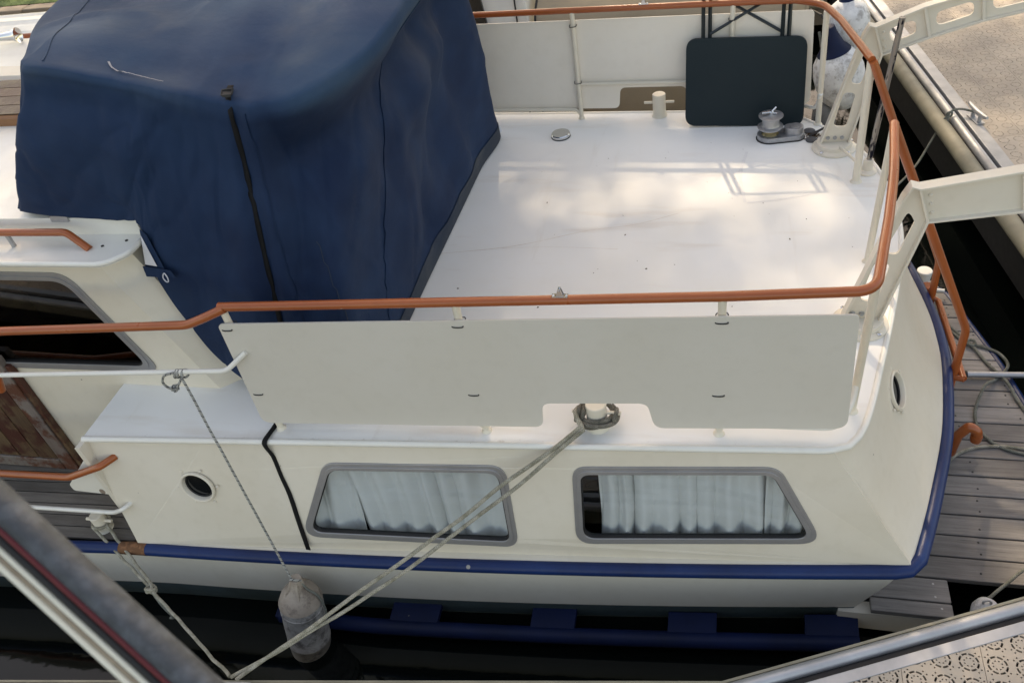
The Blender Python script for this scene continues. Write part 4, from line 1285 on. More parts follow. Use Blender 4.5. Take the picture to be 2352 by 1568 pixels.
# wheelhouse
wo = [(-7.2, 0.86), (-2.925, 0.86), (-2.588, 0.004), (-2.588, -0.70), (-3.15, -0.76), (-7.2, -0.76)]
WH = [(-4.70, 0.775), (-3.12, 0.765), (-2.885, 0.110), (-4.70, 0.080)]
wr_ = [0.05, 0.13, 0.07, 0.05]
for s, mp in ((0, (lambda p: p)), (1, mirror)):
    MB().plate(wo, [rounded(WH, 0.02, wr_)], lambda u, v: mp((u, 2.66, v)), lambda u, v: mp((u, 2.69, v))).build('wheelhouse_side', 'cream', YZ, 0)
    wf = MB().plate(rounded(WH, 0, wr_), [rounded(WH, 0.022, wr_)], lambda u, v: mp((u, 2.651, v)), lambda u, v: mp((u, 2.672, v))).build('window', 'alu_frame', YZ, 0, bevel=0.003)
    wf['label'] = 'large dark wheelhouse window' if s == 0 else 'far wheelhouse window'
    MB().plate(rounded(WH, 0.021, wr_), [rounded(WH, 0.045, [r - 0.015 for r in wr_])], lambda u, v: mp((u, 2.646, v)), lambda u, v: mp((u, 2.674, v))).build('inner_frame', 'alu_frame', wf, 0, bevel=0.003)
    MB().plate(rounded(WH, 0.044, [r - 0.015 for r in wr_]), [rounded(WH, 0.050, [r - 0.018 for r in wr_])], lambda u, v: mp((u, 2.652, v)), lambda u, v: mp((u, 2.676, v))).build('gasket', 'black', wf, 0)
    MB().sheet(rounded(WH, 0.035, [r - 0.01 for r in wr_]), lambda u, v: mp((u, 2.668, v))).build('pane', 'smoked', wf, 0, False)
    # aft corner pillar: chamfered strip
    MB().hexa([mp((-2.925, 2.66, 0.86)), mp((-2.80, 2.76, 0.86)), mp((-2.80, 2.80, 0.86)), mp((-2.925, 2.70, 0.86))],
              [mp((-2.588, 2.66, 0.0)), mp((-2.47, 2.76, 0.0)), mp((-2.47, 2.80, 0.0)), mp((-2.588, 2.70, 0.0))]).build('corner_pillar', 'cream', YZ, 0)
MB().hexa([(-2.80, 2.77, 0.86), (-2.80, 2 * CY - 2.77, 0.86), (-2.84, 2 * CY - 2.77, 0.86), (-2.84, 2.77, 0.86)], [(-2.47, 2.77, -0.01), (-2.47, 2 * CY - 2.77, -0.01), (-2.51, 2 * CY - 2.77, -0.01), (-2.51, 2.77, -0.01)]).build('aft_bulkhead', 'cream', YZ, 0)
MB().box(-7.2, -7.1, 2.66, 2 * CY - 2.66, -0.76, 0.86).build('front_bulkhead', 'cream', YZ, 0)
MB().box(-7.1, -2.7, 2.72, 2 * CY - 2.72, -0.80, -0.76).build('wheelhouse_floor', 'door_wood', YZ, 0)
MB().box(-5.2, -3.3, 4.0, 5.1, -0.76, -0.15).build('settee', 'dark', YZ, 0, bevel=0.03)
ro = pt2(fillet([(-7.4, 2.572, 0), (-2.775, 2.572, 0), (-2.70, 2.66, 0), (-2.685, 2.86, 0), (-2.685, 5.17, 0), (-2.70, 5.37, 0), (-2.775, 5.458, 0), (-7.4, 5.458, 0)], [0, 0.16, 0.1, 0.3, 0.3, 0.1, 0.16, 0], 8, True))
def crown(v): return 0.035 * (1 - ((v - CY) / 1.45) ** 2)
MB().plate(ro, [], lambda u, v: (u, v, 0.892), lambda u, v: (u, v, 0.862)).build('wheelhouse_roof', 'white', YZ, 0)
MB().tube([(p[0], p[1], 0.882) for p in ro], 0.0145, 10, True).build('roof_edge_moulding', 'white', YZ, 50)
rc = MB()
rws = []
for j in range(15):
    yv = 2.80 + (2 * CY - 5.6) * j / 14
    rws.append([(xv, yv, 0.985 + 0.03 * sin(pi * j / 14)) for xv in (-7.3, -5.0, -3.5, -2.70)])
rc.grid(rws)
for a, b in (((-7.3, 2.80), (-2.70, 2.80)), ((-2.70, 2.80), (-2.70, 2 * CY - 2.80)), ((-2.70, 2 * CY - 2.80), (-7.3, 2 * CY - 2.80))):
    rc.add([(*a, 0.89), (*b, 0.89), (*b, 0.985), (*a, 0.985)], [(0, 1, 2, 3)])
rc.build('roof_coaming', 'white', YZ, 30)
for mp in ((lambda p: p), mirror):
    gr_ = MB().tube([mp(p) for p in fillet([(-7.0, 2.70, 0.975), (-3.02, 2.70, 0.972), (-2.915, 2.675, 0.893)], 0.07, 7)], 0.0185, 14)
    gr_.build('roof_grab_rail', 'orange', YZ)
MB().lathe([(0.012, 0), (0.012, 0.085)], (-3.37, 2.70, 0.889), (0, 0, 1), 10).build('grab_rail_post', 'galv', YZ)
for p in ((-2.86, 2.70, 0.893), (-2.755, 2.745, 0.893)):
    MB().lathe([(0.008, 0), (0.007, 0.003)], p, (0, 0, 1), 12).build('screw_plug', 'black', YZ)
hatch = MB().chamfer_box(-6.4, -3.98, 3.74, 4.28, 1.0, 1.07, 0.012).build('roof_hatch', 'varnish', YZ, 0)
for k in range(4):
    MB().box(-6.38, -4.0, 3.765 + 0.125 * k, 3.882 + 0.125 * k, 1.0705, 1.078).build('plank', 'door_wood', hatch, 0)
MB().hexa([(-6.4, 4.42, 0.99), (-3.9, 4.30, 0.99), (-3.9, 4.50, 0.99), (-6.4, 4.72, 0.99)], [(-6.4, 4.46, 1.06), (-3.9, 4.34, 1.06), (-3.9, 4.46, 1.06), (-6.4, 4.68, 1.06)]).build('hatch_runner', 'cream', YZ, 0)
MB().lathe([(0.012, 0), (0.020, 0.12), (0.035, 0.30), (0.052, 0.34), (0.054, 0.345), (0.03, 0.33)], (-5.5, 5.12, 1.04), (1, 0.15, 0), 20).build('horn', 'chrome', YZ)
MB().hexa([(-3.17, 2.806, 0.968), (-3.07, 2.806, 0.968), (-3.07, 2.792, 0.968), (-3.17, 2.792, 0.968)], [(-3.17, 2.806, 1.0), (-3.07, 2.806, 1.0), (-3.07, 2.795, 1.0), (-3.17, 2.795, 1.0)]).build('cover_clamp', 'galv', YZ, 0)
# varnished sliding door in the wheelhouse side
dr = MB().box(-4.72, -3.98, 2.625, 2.655, -0.752, 0.16).build('door', 'door_wood', YZ, 0, bevel=0.004)
MB().box(-3.985, -3.885, 2.612, 2.657, -0.756, 0.19).build('door_stile', 'door_frame', dr, 0, bevel=0.006)
MB().box(-4.72, -3.987, 2.608, 2.656, -0.752, -0.665).build('door_rail', 'door_frame', dr, 0, bevel=0.006)
MB().box(-3.882, -3.85, 2.622, 2.657, -0.756, 0.13).build('door_jamb', 'door_wood', dr, 0, bevel=0.004)
for k in range(5):
    MB().box(-4.70 + 0.143 * k, -4.565 + 0.143 * k, 2.616, 2.6235, -0.66, 0.155).build('plank', 'door_wood', dr, 0, bevel=0.004)

# ------------------------------------------------------------------ blue canvas cover over the helm
PAIRS = [  # top edge point, hem point, going round: near side, aft, far side, front
    ((-2.90, 2.860, 1.720), (-3.34, 2.815, 1.020)),
    ((-2.70, 2.850, 1.685), (-3.05, 2.785, 1.000)),
    ((-2.48, 2.850, 1.630), (-2.76, 2.775, 0.985)),
    ((-2.36, 2.850, 1.600), (-2.655, 2.760, 0.960)),
    ((-2.26, 2.850, 1.572), (-2.690, 2.735, 0.700)),
    ((-2.16, 2.850, 1.545), (-2.585, 2.705, 0.280)),
    ((-2.08, 2.850, 1.520), (-2.40, 2.650, 0.080)),
    ((-2.00, 2.848, 1.508), (-2.13, 2.610, 0.020)),
    ((-1.88, 2.852, 1.500), (-1.95, 2.600, 0.012)),
    ((-1.76, 2.880, 1.500), (-1.715, 2.620, 0.012)),
    ((-1.60, 3.000, 1.530), (-1.697, 2.95, 0.012)),
    ((-1.49, 3.200, 1.560), (-1.695, 3.35, 0.012)),
    ((-1.45, 3.430, 1.595), (-1.690, 3.75, 0.012)),
    ((-1.44, 4.000, 1.620), (-1.680, 4.35, 0.012)),
    ((-1.46, 4.560, 1.590), (-1.672, 4.85, 0.012)),
    ((-1.52, 4.830, 1.560), (-1.655, 5.350, 0.012)),
    ((-1.80, 5.150, 1.500), (-2.10, 5.420, 0.012)),
    ((-2.40, 5.170, 1.600), (-2.70, 5.270, 0.960)),
    ((-2.90, 5.170, 1.720), (-3.34, 5.215, 1.020)),
    ((-3.20, 4.620, 1.730), (-3.72, 4.60, 1.035)),
    ((-3.30, 4.015, 1.740), (-3.82, 4.015, 1.045)),
    ((-3.20, 3.400, 1.730), (-3.72, 3.40, 1.035)),
    ((-2.965, 2.960, 1.724), (-3.41, 2.93, 1.025)),
]
SUB = 14
T = smooth_path([p[0] for p in PAIRS], SUB, True)
B = smooth_path([p[1] for p in PAIRS], SUB, True)
NCOL = len(T)
TC = Vector((-2.35, CY, 0))
def sstep(a, b, x):
    t = max(0.0, min(1.0, (x - a) / (b - a))); return t * t * (3 - 2 * t)
def cover_pt(i, t):
    """point of the cover wall, column i (float index of PAIRS), t = 0 top .. 1 hem"""
    c = int(round(i * SUB)) % NCOL
    a, b = T[c], B[c]
    p = a.lerp(b, t)
    out = Vector((p.x - TC.x, p.y - TC.y, 0)).normalized()
    i = c / SUB
    aft = sstep(7.2, 8.6, i) * (1 - sstep(16.0, 17.0, i))           # behind the strap
    near = (1 - sstep(6.5, 8.0, i)) * 1.0
    # rolled top edge, tucking in under the hoop
    lip = (0.010 + 0.014 * aft) * math.exp(-((t - 0.035) / 0.03) ** 2)
    tuck = (0.115 * aft + 0.02) * math.exp(-((t - 0.20) / 0.10) ** 2)
    belly = (0.09 * aft) * sin(pi * t) ** 1.5 - 0.03 * near * sin(pi * t)
    d = lip - tuck - belly
    # sagging curved folds hanging from the hoop and pleats towards the far corner
    w = sstep(0.06, 0.4, t) * (1 - 0.55 * t)
    far = sstep(11.2, 12.6, i) * (1 - sstep(13.9, 14.6, i))
    edge = 1 - 0.75 * sstep(14.0, 14.9, i)
    d *= edge
    d += edge * aft * w * 0.050 * sin(4.2 * (i - 8) * 0.55 + 9.0 * t + 1.2 * noise.noise(Vector((i * 0.5, t * 2, 1))))
    d += edge * aft * w * 0.07 * noise.noise(Vector((i * 0.55, t * 2.6, 4.0)))
    d += far * (0.35 + w) * 0.018 * sin(7.0 * i + 2.0 * t + 2 * noise.noise(Vector((i, t * 1.5, 7))))
    d += near * 0.030 * noise.noise(Vector((i * 0.7 + t * 1.6, t * 1.2, 11.0))) * sin(pi * min(1, t * 1.1)) + near * 0.007 * noise.noise(Vector((i * 2.4, t * 5, 3)))
    # strap pulls the cloth in along column 7
    d -= 0.035 * math.exp(-((i - 7.0 - 0.12 * t) / 0.28) ** 2) * sstep(0.0, 0.25, t)
    d += 0.030 * math.exp(-((i - 7.75) / 0.35) ** 2) * (1 - sstep(0.3, 0.9, t))
    d += 0.004 * noise.noise(Vector((p.x * 9, p.y * 9, p.z * 9)))
    # sharper pulled creases
    cr = noise.noise(Vector((i * 1.1 + 2.2 * t, t * 1.7 - i * 0.25, 31.0)))
    d -= (0.4 + 0.2 * aft) * 0.020 * max(0.0, 1 - abs(cr) / 0.10) * sstep(0.08, 0.25, t)
    cr2 = noise.noise(Vector((i * 0.8 - 3.1 * t, t * 1.3, 47.0)))
    d += (0.3 + 0.3 * aft) * 0.014 * max(0.0, 1 - abs(cr2) / 0.09) * sstep(0.1, 0.3, t)
    d *= (1 - sstep(0.86, 0.995, t)) if aft > 0.01 else 1.0
    p = p + out * d
    p.z += 0.010 * aft * noise.noise(Vector((i * 2.2, t * 3, 21))) * sin(pi * t)
    return p
COVER = thing('canvas_cover', 'large navy blue canvas cover draped over the helm position', 'boat cover', (-2.3, CY, 0.0))
NR = 56
rows = [[cover_pt(c / SUB, (j / (NR - 1)) ** 1.15) for c in range(NCOL)] for j in range(NR)]
KL = 5                       # the top panel folds over the hoop and is sewn on below it
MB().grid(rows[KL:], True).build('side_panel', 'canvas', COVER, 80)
# top panel
trows = [rows[k] for k in range(KL, -1, -1)]
for k in range(1, 25):
    f = k / 24
    ring = []
    for c in range(NCOL):
        a = rows[0][c]
        spine = Vector((max(-2.95, min(-1.95, a.x)), CY + (a.y - CY) * 0.05, 0))
        p = Vector((a.x, a.y, 0)).lerp(spine, f)
        zc = 1.70 + 0.03 * sin((p.x + 1.9) * 1.5)
        z = a.z * (1 - f) + zc * f + 0.035 * sin(pi * f) * 0.6
        z += sstep(0, 0.2, f) * (0.012 * max(0.0, 1 - abs(noise.noise(Vector((p.x * 1.3 + p.y * 0.7, p.y * 1.1 - p.x * 0.5, 17)))) / 0.08) + 0.024 * noise.noise(Vector((p.x * 1.6, p.y * 1.6, 2))) + 0.010 * noise.noise(Vector((p.x * 4.0, p.y * 2.2, 8))))
        i = c / SUB
        # slack pocket along the near front corner
        z -= 0.030 * math.exp(-(((p.x + 2.55) / 0.32) ** 2 + ((p.y - 2.99) / 0.09) ** 2))
        ring.append(Vector((p.x, p.y, z)))
    trows.append(ring)
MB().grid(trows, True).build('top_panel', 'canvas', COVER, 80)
# hem band along the aft edge, raised seams, far corner label
def wall_ribbon(cols, t0, t1, off, mat, name, n=6):
    rr = []
    for j in range(n):
        t = t0 + (t1 - t0) * j / (n - 1)
        rr.append([cover_pt(i, t) + Vector((off, -off * 0.35, 0.0)) for i in cols])
    return MB().grid(rr).build(name, mat, COVER, 80)
cols = [9.0 + k / SUB for k in range(int(6.0 * SUB) + 1)]
wall_ribbon(cols, 0.925, 0.999, 0.005, 'hem', 'hem')
def seam(pts, r=0.0035, mat='canvas'):
    return MB().tube(pts, r, 6, flat=0.5).build('seam', mat, COVER)
def pt_out(i, t, o=0.003):
    p = cover_pt(i, t); v = Vector((p.x - TC.x, p.y - TC.y, 0)).normalized(); return p + v * o
seam([pt_out(13.0 - 5.2 * t + 2.2 * t * t, t) for t in [0.04 + 0.93 * k / 40 for k in range(41)]])
seam([pt_out(7.55 + 0.5 * t, t) for t in [0.02 + 0.95 * k / 40 for k in range(41)]])
seam([pt_out(8.3 + 1.0 * t, t) for t in [0.45 + 0.5 * k / 40 for k in range(41)]], 0.002, 'hem')
def top_z(x, y):
    best = min((v for r in trows for v in r), key=lambda v: (v.x - x) ** 2 + (v.y - y) ** 2)
    return best.z
seam([(x, y, top_z(x, y) + 0.003) for x, y in [(-2.84 - 0.30 * sin(k / 24 * pi * 0.5), 2.90 + 1.2 * k / 24) for k in range(25)]], 0.004, 'canvas')
M['scuff'] = simple('pale_scuff', (0.36, 0.36, 0.38), 0.7, 0.0, 0.5, 60)
def scratch(pts, w0, w1):
    P = smooth_path([(x, y, 0) for x, y in pts], 8); n = len(P)
    rw = [[], []]
    for k, p in enumerate(P):
        t = (P[min(k + 1, n - 1)] - P[max(k - 1, 0)]).normalized(); nn = Vector((-t.y, t.x, 0)) * (w0 + (w1 - w0) * k / n)
        for s in (0, 1):
            q = p + nn * (1 if s else -1); rw[s].append((q.x, q.y, top_z(q.x, q.y) + 0.008))
    MB().grid(rw).build('scuff_mark', 'scuff', COVER, 0)
scratch([(-2.60, 2.99), (-2.55, 2.94), (-2.48, 2.915), (-2.40, 2.905), (-2.30, 2.895)], 0.0042, 0.001)
M['tag'] = simple('white_cloth_label', (0.62, 0.63, 0.68), 0.7, 0.0, 0.2, 60)
cn = Vector((-1.650, 5.33, 0.02))
MB().add([(-1.662, 5.30, 0.085), (-1.640, 5.352, 0.072), (-1.626, 5.346, 0.022), (-1.648, 5.292, 0.036)], [(0, 1, 2, 3)]).build('care_label', 'tag', COVER, 0)
for k in range(3):
    a = [(-1.6595 + 0.004 * k, 5.306, 0.079 - 0.014 * k), (-1.6445 + 0.004 * k, 5.340, 0.070 - 0.014 * k)]
    MB().tube(a, 0.0012, 5).build('label_print', 'black', COVER)
# flap with a white patch and a cord loop near the wheelhouse corner
MB().add([(-2.72, 2.728, 0.73), (-2.595, 2.712, 0.70), (-2.62, 2.735, 0.93), (-2.65, 2.745, 0.96)], [(0, 1, 2, 3)]).build('flap', 'canvas', COVER, 0)
MB().add([(-2.700, 2.722, 0.770), (-2.632, 2.714, 0.765), (-2.655, 2.738, 0.930)], [(0, 1, 2)]).build('flap_patch', 'tag', COVER, 0)
MB().add([(-2.715, 2.716, 0.765), (-2.56, 2.704, 0.750), (-2.545, 2.700, 0.705), (-2.72, 2.712, 0.705)], [(0, 1, 2, 3)]).build('flap_hem', 'canvas', COVER, 0)
lp = smooth_path([(-2.600, 2.700, 0.735), (-2.612, 2.694, 0.715), (-2.606, 2.692, 0.692), (-2.592, 2.692, 0.692), (-2.588, 2.694, 0.715)], 6, True)
MB().tube(lp, 0.0028, 7, True).build('cord_loop', 'tag', COVER)
# black strap with buckle, over the cover, under the spray board and down the hull side
sp_ = [pt_out(7.0 + 0.12 * t, t, 0.006) for t in [0.0 + 1.0 * k / 40 for k in range(41)]]
sp_ = [Vector((-2.02, 2.93, 1.545)), Vector((-2.015, 2.88, 1.530))] + sp_[1:] + [Vector((-2.14, 2.52, 0.010)), Vector((-2.15, 2.40, 0.012)), Vector((-2.157, 2.312, 0.014)), Vector((-2.158, 2.302, -0.03))]
for z, x in ((-0.10, -2.150), (-0.22, -2.137), (-0.34, -2.122), (-0.52, -2.118), (-0.705, -2.111)):
    sp_.append(Vector(side(x, z, 0.007 + 0.002 * sin(z * 18))))
rw = [[], []]
P = smooth_path(sp_, 3)
for k, p in enumerate(P):
    hw = 0.0135 * (0.75 + 0.25 * abs(cos(k * 0.19)))
    rw[0].append(p - Vector((hw, 0, 0))); rw[1].append(p + Vector((hw, -0.002 * sin(k * 0.3), 0)))
o = MB().grid(rw).build('strap', 'strap', COVER, 60)
so_ = o.modifiers.new('solid', 'SOLIDIFY'); so_.thickness = 0.003
bk = MB()
bc = Vector((-2.005, 2.872, 1.548))
bk.tube([(-2.045, 2.865, 1.545), (-1.965, 2.862, 1.548)], 0.006, 8); bk.tube([(-2.05, 2.90, 1.565), (-1.96, 2.895, 1.575)], 0.006, 8)
bk.tube([(-2.045, 2.865, 1.545), (-2.05, 2.90, 1.565)], 0.006, 8); bk.tube([(-1.965, 2.862, 1.548), (-1.96, 2.895, 1.575)], 0.006, 8)
bk.hexa([(-2.035, 2.855, 1.535), (-1.975, 2.855, 1.535), (-1.965, 2.895, 1.55), (-2.045, 2.895, 1.55)], [(-2.035, 2.86, 1.550), (-1.975, 2.86, 1.550), (-1.97, 2.895, 1.562), (-2.04, 2.895, 1.562)])
bk.v = [tuple(bc + (Vector(q) - bc) * 0.62 + Vector((0, -0.012, -0.010))) for q in bk.v]
bk.build('buckle', 'black', COVER, 30)

# ------------------------------------------------------------------ folding table leaning on the far rail
TB = thing('folding_table', 'dark green folding table leaning against the far rail', 'table', (0.07, 5.36, 0.0))
tx = Vector((1, -0.012, -0.030)).normalized(); tz = Vector((0.0, 0.175, 1)).normalized(); tn = tx.cross(tz).normalized()
if tn.y > 0: tn = -tn
t0 = Vector((0.075, 5.355, 0.004))
def tb(u, v, w): return t0 + tx * u + tz * v + tn * w
to = pt2(fillet([(-0.388, 0.0, 0), (0.388, 0.0, 0), (0.378, 0.580, 0), (-0.382, 0.580, 0)], 0.075, 9, True))
MB().plate(to, [], lambda u, v: tb(u, v, 0.012), lambda u, v: tb(u, v, -0.012)).build('table_top', 'green_board', TB, 0, bevel=0.004)
def bar(mb, a, b, w=0.010):
    return mb.tube([tb(*a), tb(*b)], w, 4)
for u in (-0.275, -0.232, 0.222, 0.262):
    bar(MB(), (u, 0.10, -0.026), (u, 1.16, -0.026), 0.0125).build('leg', 'steel_frame', TB, 0)
bar(MB(), (-0.232, 0.600, -0.018), (0.222, 0.86, -0.018)).build('cross_brace', 'steel_frame', TB, 0)
bar(MB(), (0.222, 0.600, -0.034), (-0.232, 0.86, -0.034)).build('cross_brace', 'steel_frame', TB, 0)
bar(MB(), (-0.275, 1.16, -0.026), (0.262, 1.16, -0.026), 0.0125).build('foot_bar', 'steel_frame', TB, 0)

# ------------------------------------------------------------------ ropes and fenders
def catenary(a, b, sag, n=24, wob=0.004, seed=0, lat=0.0):
    a, b = Vector(a), Vector(b)
    out = []
    for k in range(n + 1):
        t = k / n
        p = a.lerp(b, t); p.z -= sag * 4 * t * (1 - t); p.y -= lat * 4 * t * (1 - t)
        p += Vector((noise.noise(Vector((t * 7, seed, 0))), noise.noise(Vector((t * 7, seed, 5))), noise.noise(Vector((t * 7, seed, 9))))) * wob
        out.append(p)
    return out
CL = Vector((-2.24, 1.455, DZ + 0.03))
# aft mooring line, doubled, with its turns on the bollard
ML = thing('mooring_line', 'doubled grey mooring line from the near aft bollard down to the dock', 'rope', (-0.56, 2.5, 0.05))
for k, (a, b, sg) in enumerate((((-0.615, 2.455, 0.085), (CL.x + 0.02, CL.y + 0.03, CL.z), 0.035), ((-0.600, 2.445, 0.075), (CL.x - 0.015, CL.y + 0.035, CL.z), 0.082))):
    MB().tube(smooth_path([(-0.640, 2.56, 0.10), (-0.645, 2.51, 0.112), a], 6)[:-1] + catenary(a, b, sg, 40, 0.008, k * 3.3, -0.016 + 0.034 * k), 0.0096, 10).build('strand', 'rope', ML)
for k, (z, r, tl) in enumerate(((0.050, 0.0585, 0.18), (0.070, 0.0590, -0.12), (0.060, 0.0765, 0.05))):
    lp = []
    for j in range(29):
        a = pi * (0.72 + 1.56 * j / 28)
        lp.append((-0.555 + r * 1.25 * cos(a), 2.545 + r * sin(a), z + 0.018 * cos(a * 1.0 + k) + tl * 0.04 * cos(a) + 0.035 * (abs(j - 14) / 14) ** 3))
    MB().tube(lp, 0.0105, 10).build('turn', 'rope_dark', ML)
for s, x in ((-1, -0.640), (1, -0.470), (-1, -0.618)):
    lp = []
    for j in range(22):
        a = 2 * pi * j / 22
        lp.append((x + 0.010 * sin(a), 2.545 - 0.012 + 0.026 * cos(a), 0.085 + 0.034 * sin(a)))
    MB().tube(lp, 0.0100, 10, True).build('turn', 'rope_dark', ML)
# dock cleat both lines run to
def cleat(loc, ang, mat, label, s=1.0):
    c = thing('dock_cleat', label, 'cleat', loc, 'cleats on the docks')
    L = Vector(loc); d = Vector((cos(ang), sin(ang), 0)) * s
    MB().tube([L + d * q + Vector((0, 0, h * s)) for q, h in ((-0.13, 0.075), (-0.09, 0.066), (0, 0.06), (0.09, 0.066), (0.13, 0.075))], [0.010 * s, 0.016 * s, 0.018 * s, 0.016 * s, 0.010 * s], 12).build('horn_bar', mat, c)
    for q in (-0.045, 0.045):
        MB().tube([L + d * q + Vector((0, 0, 0.002)), L + d * q + Vector((0, 0, 0.055 * s))], 0.014 * s, 10).build('foot', mat, c)
    MB().plate([(-0.075 * s, -0.028 * s), (0.075 * s, -0.028 * s), (0.075 * s, 0.028 * s), (-0.075 * s, 0.028 * s)], [], lambda u, v: tuple(L + Vector((u * cos(ang) - v * sin(ang), u * sin(ang) + v * cos(ang), 0.008))), lambda u, v: tuple(L + Vector((u * cos(ang) - v * sin(ang), u * sin(ang) + v * cos(ang), 0.001)))).build('base_plate', mat, c, 0)
    return c
cleat((CL.x, CL.y - 0.02, DZ + 0.004), 0.13, 'alu', 'grey dock cleat at the bottom edge holding both near mooring lines')
# forward spring line with a bowline knot
FL = thing('mooring_line', 'knotted grey mooring line from the side deck bollard down to the dock', 'rope', (-3.44, 2.22, -0.7))
kn = Vector((-2.968, 1.908, -0.80))
bw = Vector((-3.44, 2.225, -0.70))
s1 = [bw + Vector((-0.046, 0.01, 0.0)), bw + Vector((-0.020, -0.046, -0.008))] + catenary(bw + Vector((-0.005, -0.052, -0.012)), kn + Vector((-0.01, 0.01, 0)), 0.02, 16, 0.004, 2)
s2 = [bw + Vector((0.02, 0.046, 0.012)), bw + Vector((0.046, 0.01, 0.0))] + catenary(bw + Vector((0.052, -0.02, -0.005)), kn + Vector((0.012, 0.012, 0.005)), 0.015, 16, 0.004, 4)
for s in (s1, s2):
    MB().tube(s, 0.0088, 10).build('strand', 'rope', FL)
MB().tube([bw + Vector((cos(a) * 0.049, sin(a) * 0.049, 0.004 * sin(3 * a))) for a in [k * 2 * pi / 26 for k in range(26)]], 0.009, 10, True).build('turn', 'rope', FL)
MB().tube(catenary(kn, (CL.x - 0.02, CL.y + 0.04, CL.z), 0.03, 20, 0.008, 7), 0.0088, 10).build('strand', 'rope', FL)
kt = []
for j in range(80):
    a = j * 2 * pi / 26
    kt.append(kn + Vector((0.021 * cos(a) + 0.010 * sin(a * 0.37), 0.019 * sin(a), 0.010 * cos(a * 1.4 + 1) + 0.018 * (j / 80 - 0.5))))
MB().tube(kt, 0.0085, 10).build('knot', 'rope', FL)
MB().tube(smooth_path([kn + Vector((0.01, -0.01, -0.01)), kn + Vector((0.07, -0.05, -0.08)), kn + Vector((0.10, -0.06, -0.16)), kn + Vector((0.06, -0.05, -0.20))], 7), 0.0080, 10).build('tail', 'rope_green', FL)

# fender hanging amidships
FD = thing('fender', 'grimy white cylinder fender hanging at the waterline', 'fender', (-2.22, 2.0, -1.15))
fa, fb = Vector((-2.172, 2.045, -0.885)), Vector((-2.262, 1.985, -1.52))
ax = (fb - fa).normalized(); Lf = (fb - fa).length
MB().lathe([(0.0184, -0.015), (0.0644, 0.0), (0.0883, 0.030), (0.1067, 0.085), (0.1141, 0.128), (0.1173, 0.130), (0.1173, 0.145), (0.1141, 0.147), (0.1178, 0.23), (0.1178, Lf - 0.24), (0.1205, Lf - 0.235), (0.1205, Lf - 0.222), (0.1168, Lf - 0.217), (0.1122, Lf - 0.12), (0.0874, Lf - 0.04), (0.0460, Lf), (0.0000, Lf + 0.01)], fa, ax, 36).build('fender_body', 'fender', FD, 40)
MB().lathe([(0.030, -0.10), (0.034, -0.07), (0.046, -0.035), (0.070, 0.0), (0.098, 0.030), (0.118, 0.085)], fa - ax * 0.004, ax, 36).build('end_cap', 'fender_end', FD, 50)
ey = MB()
for k in range(5):
    a = k * 2 * pi / 5
    u = ax.orthogonal().normalized(); w = ax.cross(u)
    dv = u * cos(a) + w * sin(a)
    ey.tube([fa - ax * 0.095 + dv * 0.026, fa - ax * 0.04 + dv * 0.044, fa + dv * 0.072], [0.009, 0.010, 0.006], 8)
ey.build('eye_rib', 'fender_end', FD)
FR = thing('fender_line', 'white rope with dark flecks holding the fender, knotted on the white rail', 'rope', (-2.42, 2.3, 0.45))
top_f = fa - ax * 0.09
k0 = Vector((-2.405, 2.302, 0.452))
MB().tube([k0 + Vector((0, -0.016, 0.0))] + catenary(k0 + Vector((0.008, -0.020, -0.01)), top_f + Vector((-0.012, -0.012, 0.005)), 0.006, 26, 0.002, 3), 0.0058, 9).build('line', 'rope_fleck', FR)
yr = lambda x: 2.334 + 0.0614 * (x + 2.19)
for q, x in enumerate((-2.450, -2.432, -2.405)):
    MB().tube([(x + 0.006 * sin(a + q) , yr(x) + 0.0185 * cos(a), 0.452 + 0.0165 * (x + 2.19) + 0.0185 * sin(a)) for a in [k * 2 * pi / 18 for k in range(18)]], 0.0058, 8, True).build('turn', 'rope_fleck', FR)
lp = smooth_path([(-2.445, 2.300, 0.470), (-2.500, 2.296, 0.452), (-2.525, 2.292, 0.410), (-2.505, 2.290, 0.378), (-2.470, 2.289, 0.380), (-2.440, 2.290, 0.408), (-2.415, 2.298, 0.440)], 7)
MB().tube(lp, 0.0058, 8).build('loop', 'rope_fleck', FR)
kt = [Vector((-2.472, 2.289, 0.380)) + Vector((0.013 * cos(j * 0.32), 0.010 * sin(j * 0.5), 0.013 * sin(j * 0.32) + 0.008 * (j / 50 - 0.5))) for j in range(50)]
MB().tube(kt, 0.0055, 8).build('knot', 'rope_fleck', FR)
MB().tube([top_f + (Vector((1, 0, 0)) * cos(a) + Vector((0, -0.5, 0.86)) * sin(a)) * 0.030 for a in [k * 2 * pi / 18 for k in range(18)]], 0.006, 8, True).build('turn', 'rope_fleck', FR)
MB().tube(smooth_path([top_f + Vector((0.02, 0, 0)), fa + Vector((0.06, 0.0, 0.03)), fa + Vector((0.105, 0.0, -0.03)), fa + Vector((0.118, -0.01, -0.13)), fa + Vector((0.112, -0.02, -0.2))], 7), 0.006, 8).build('tail', 'rope_green', FR)

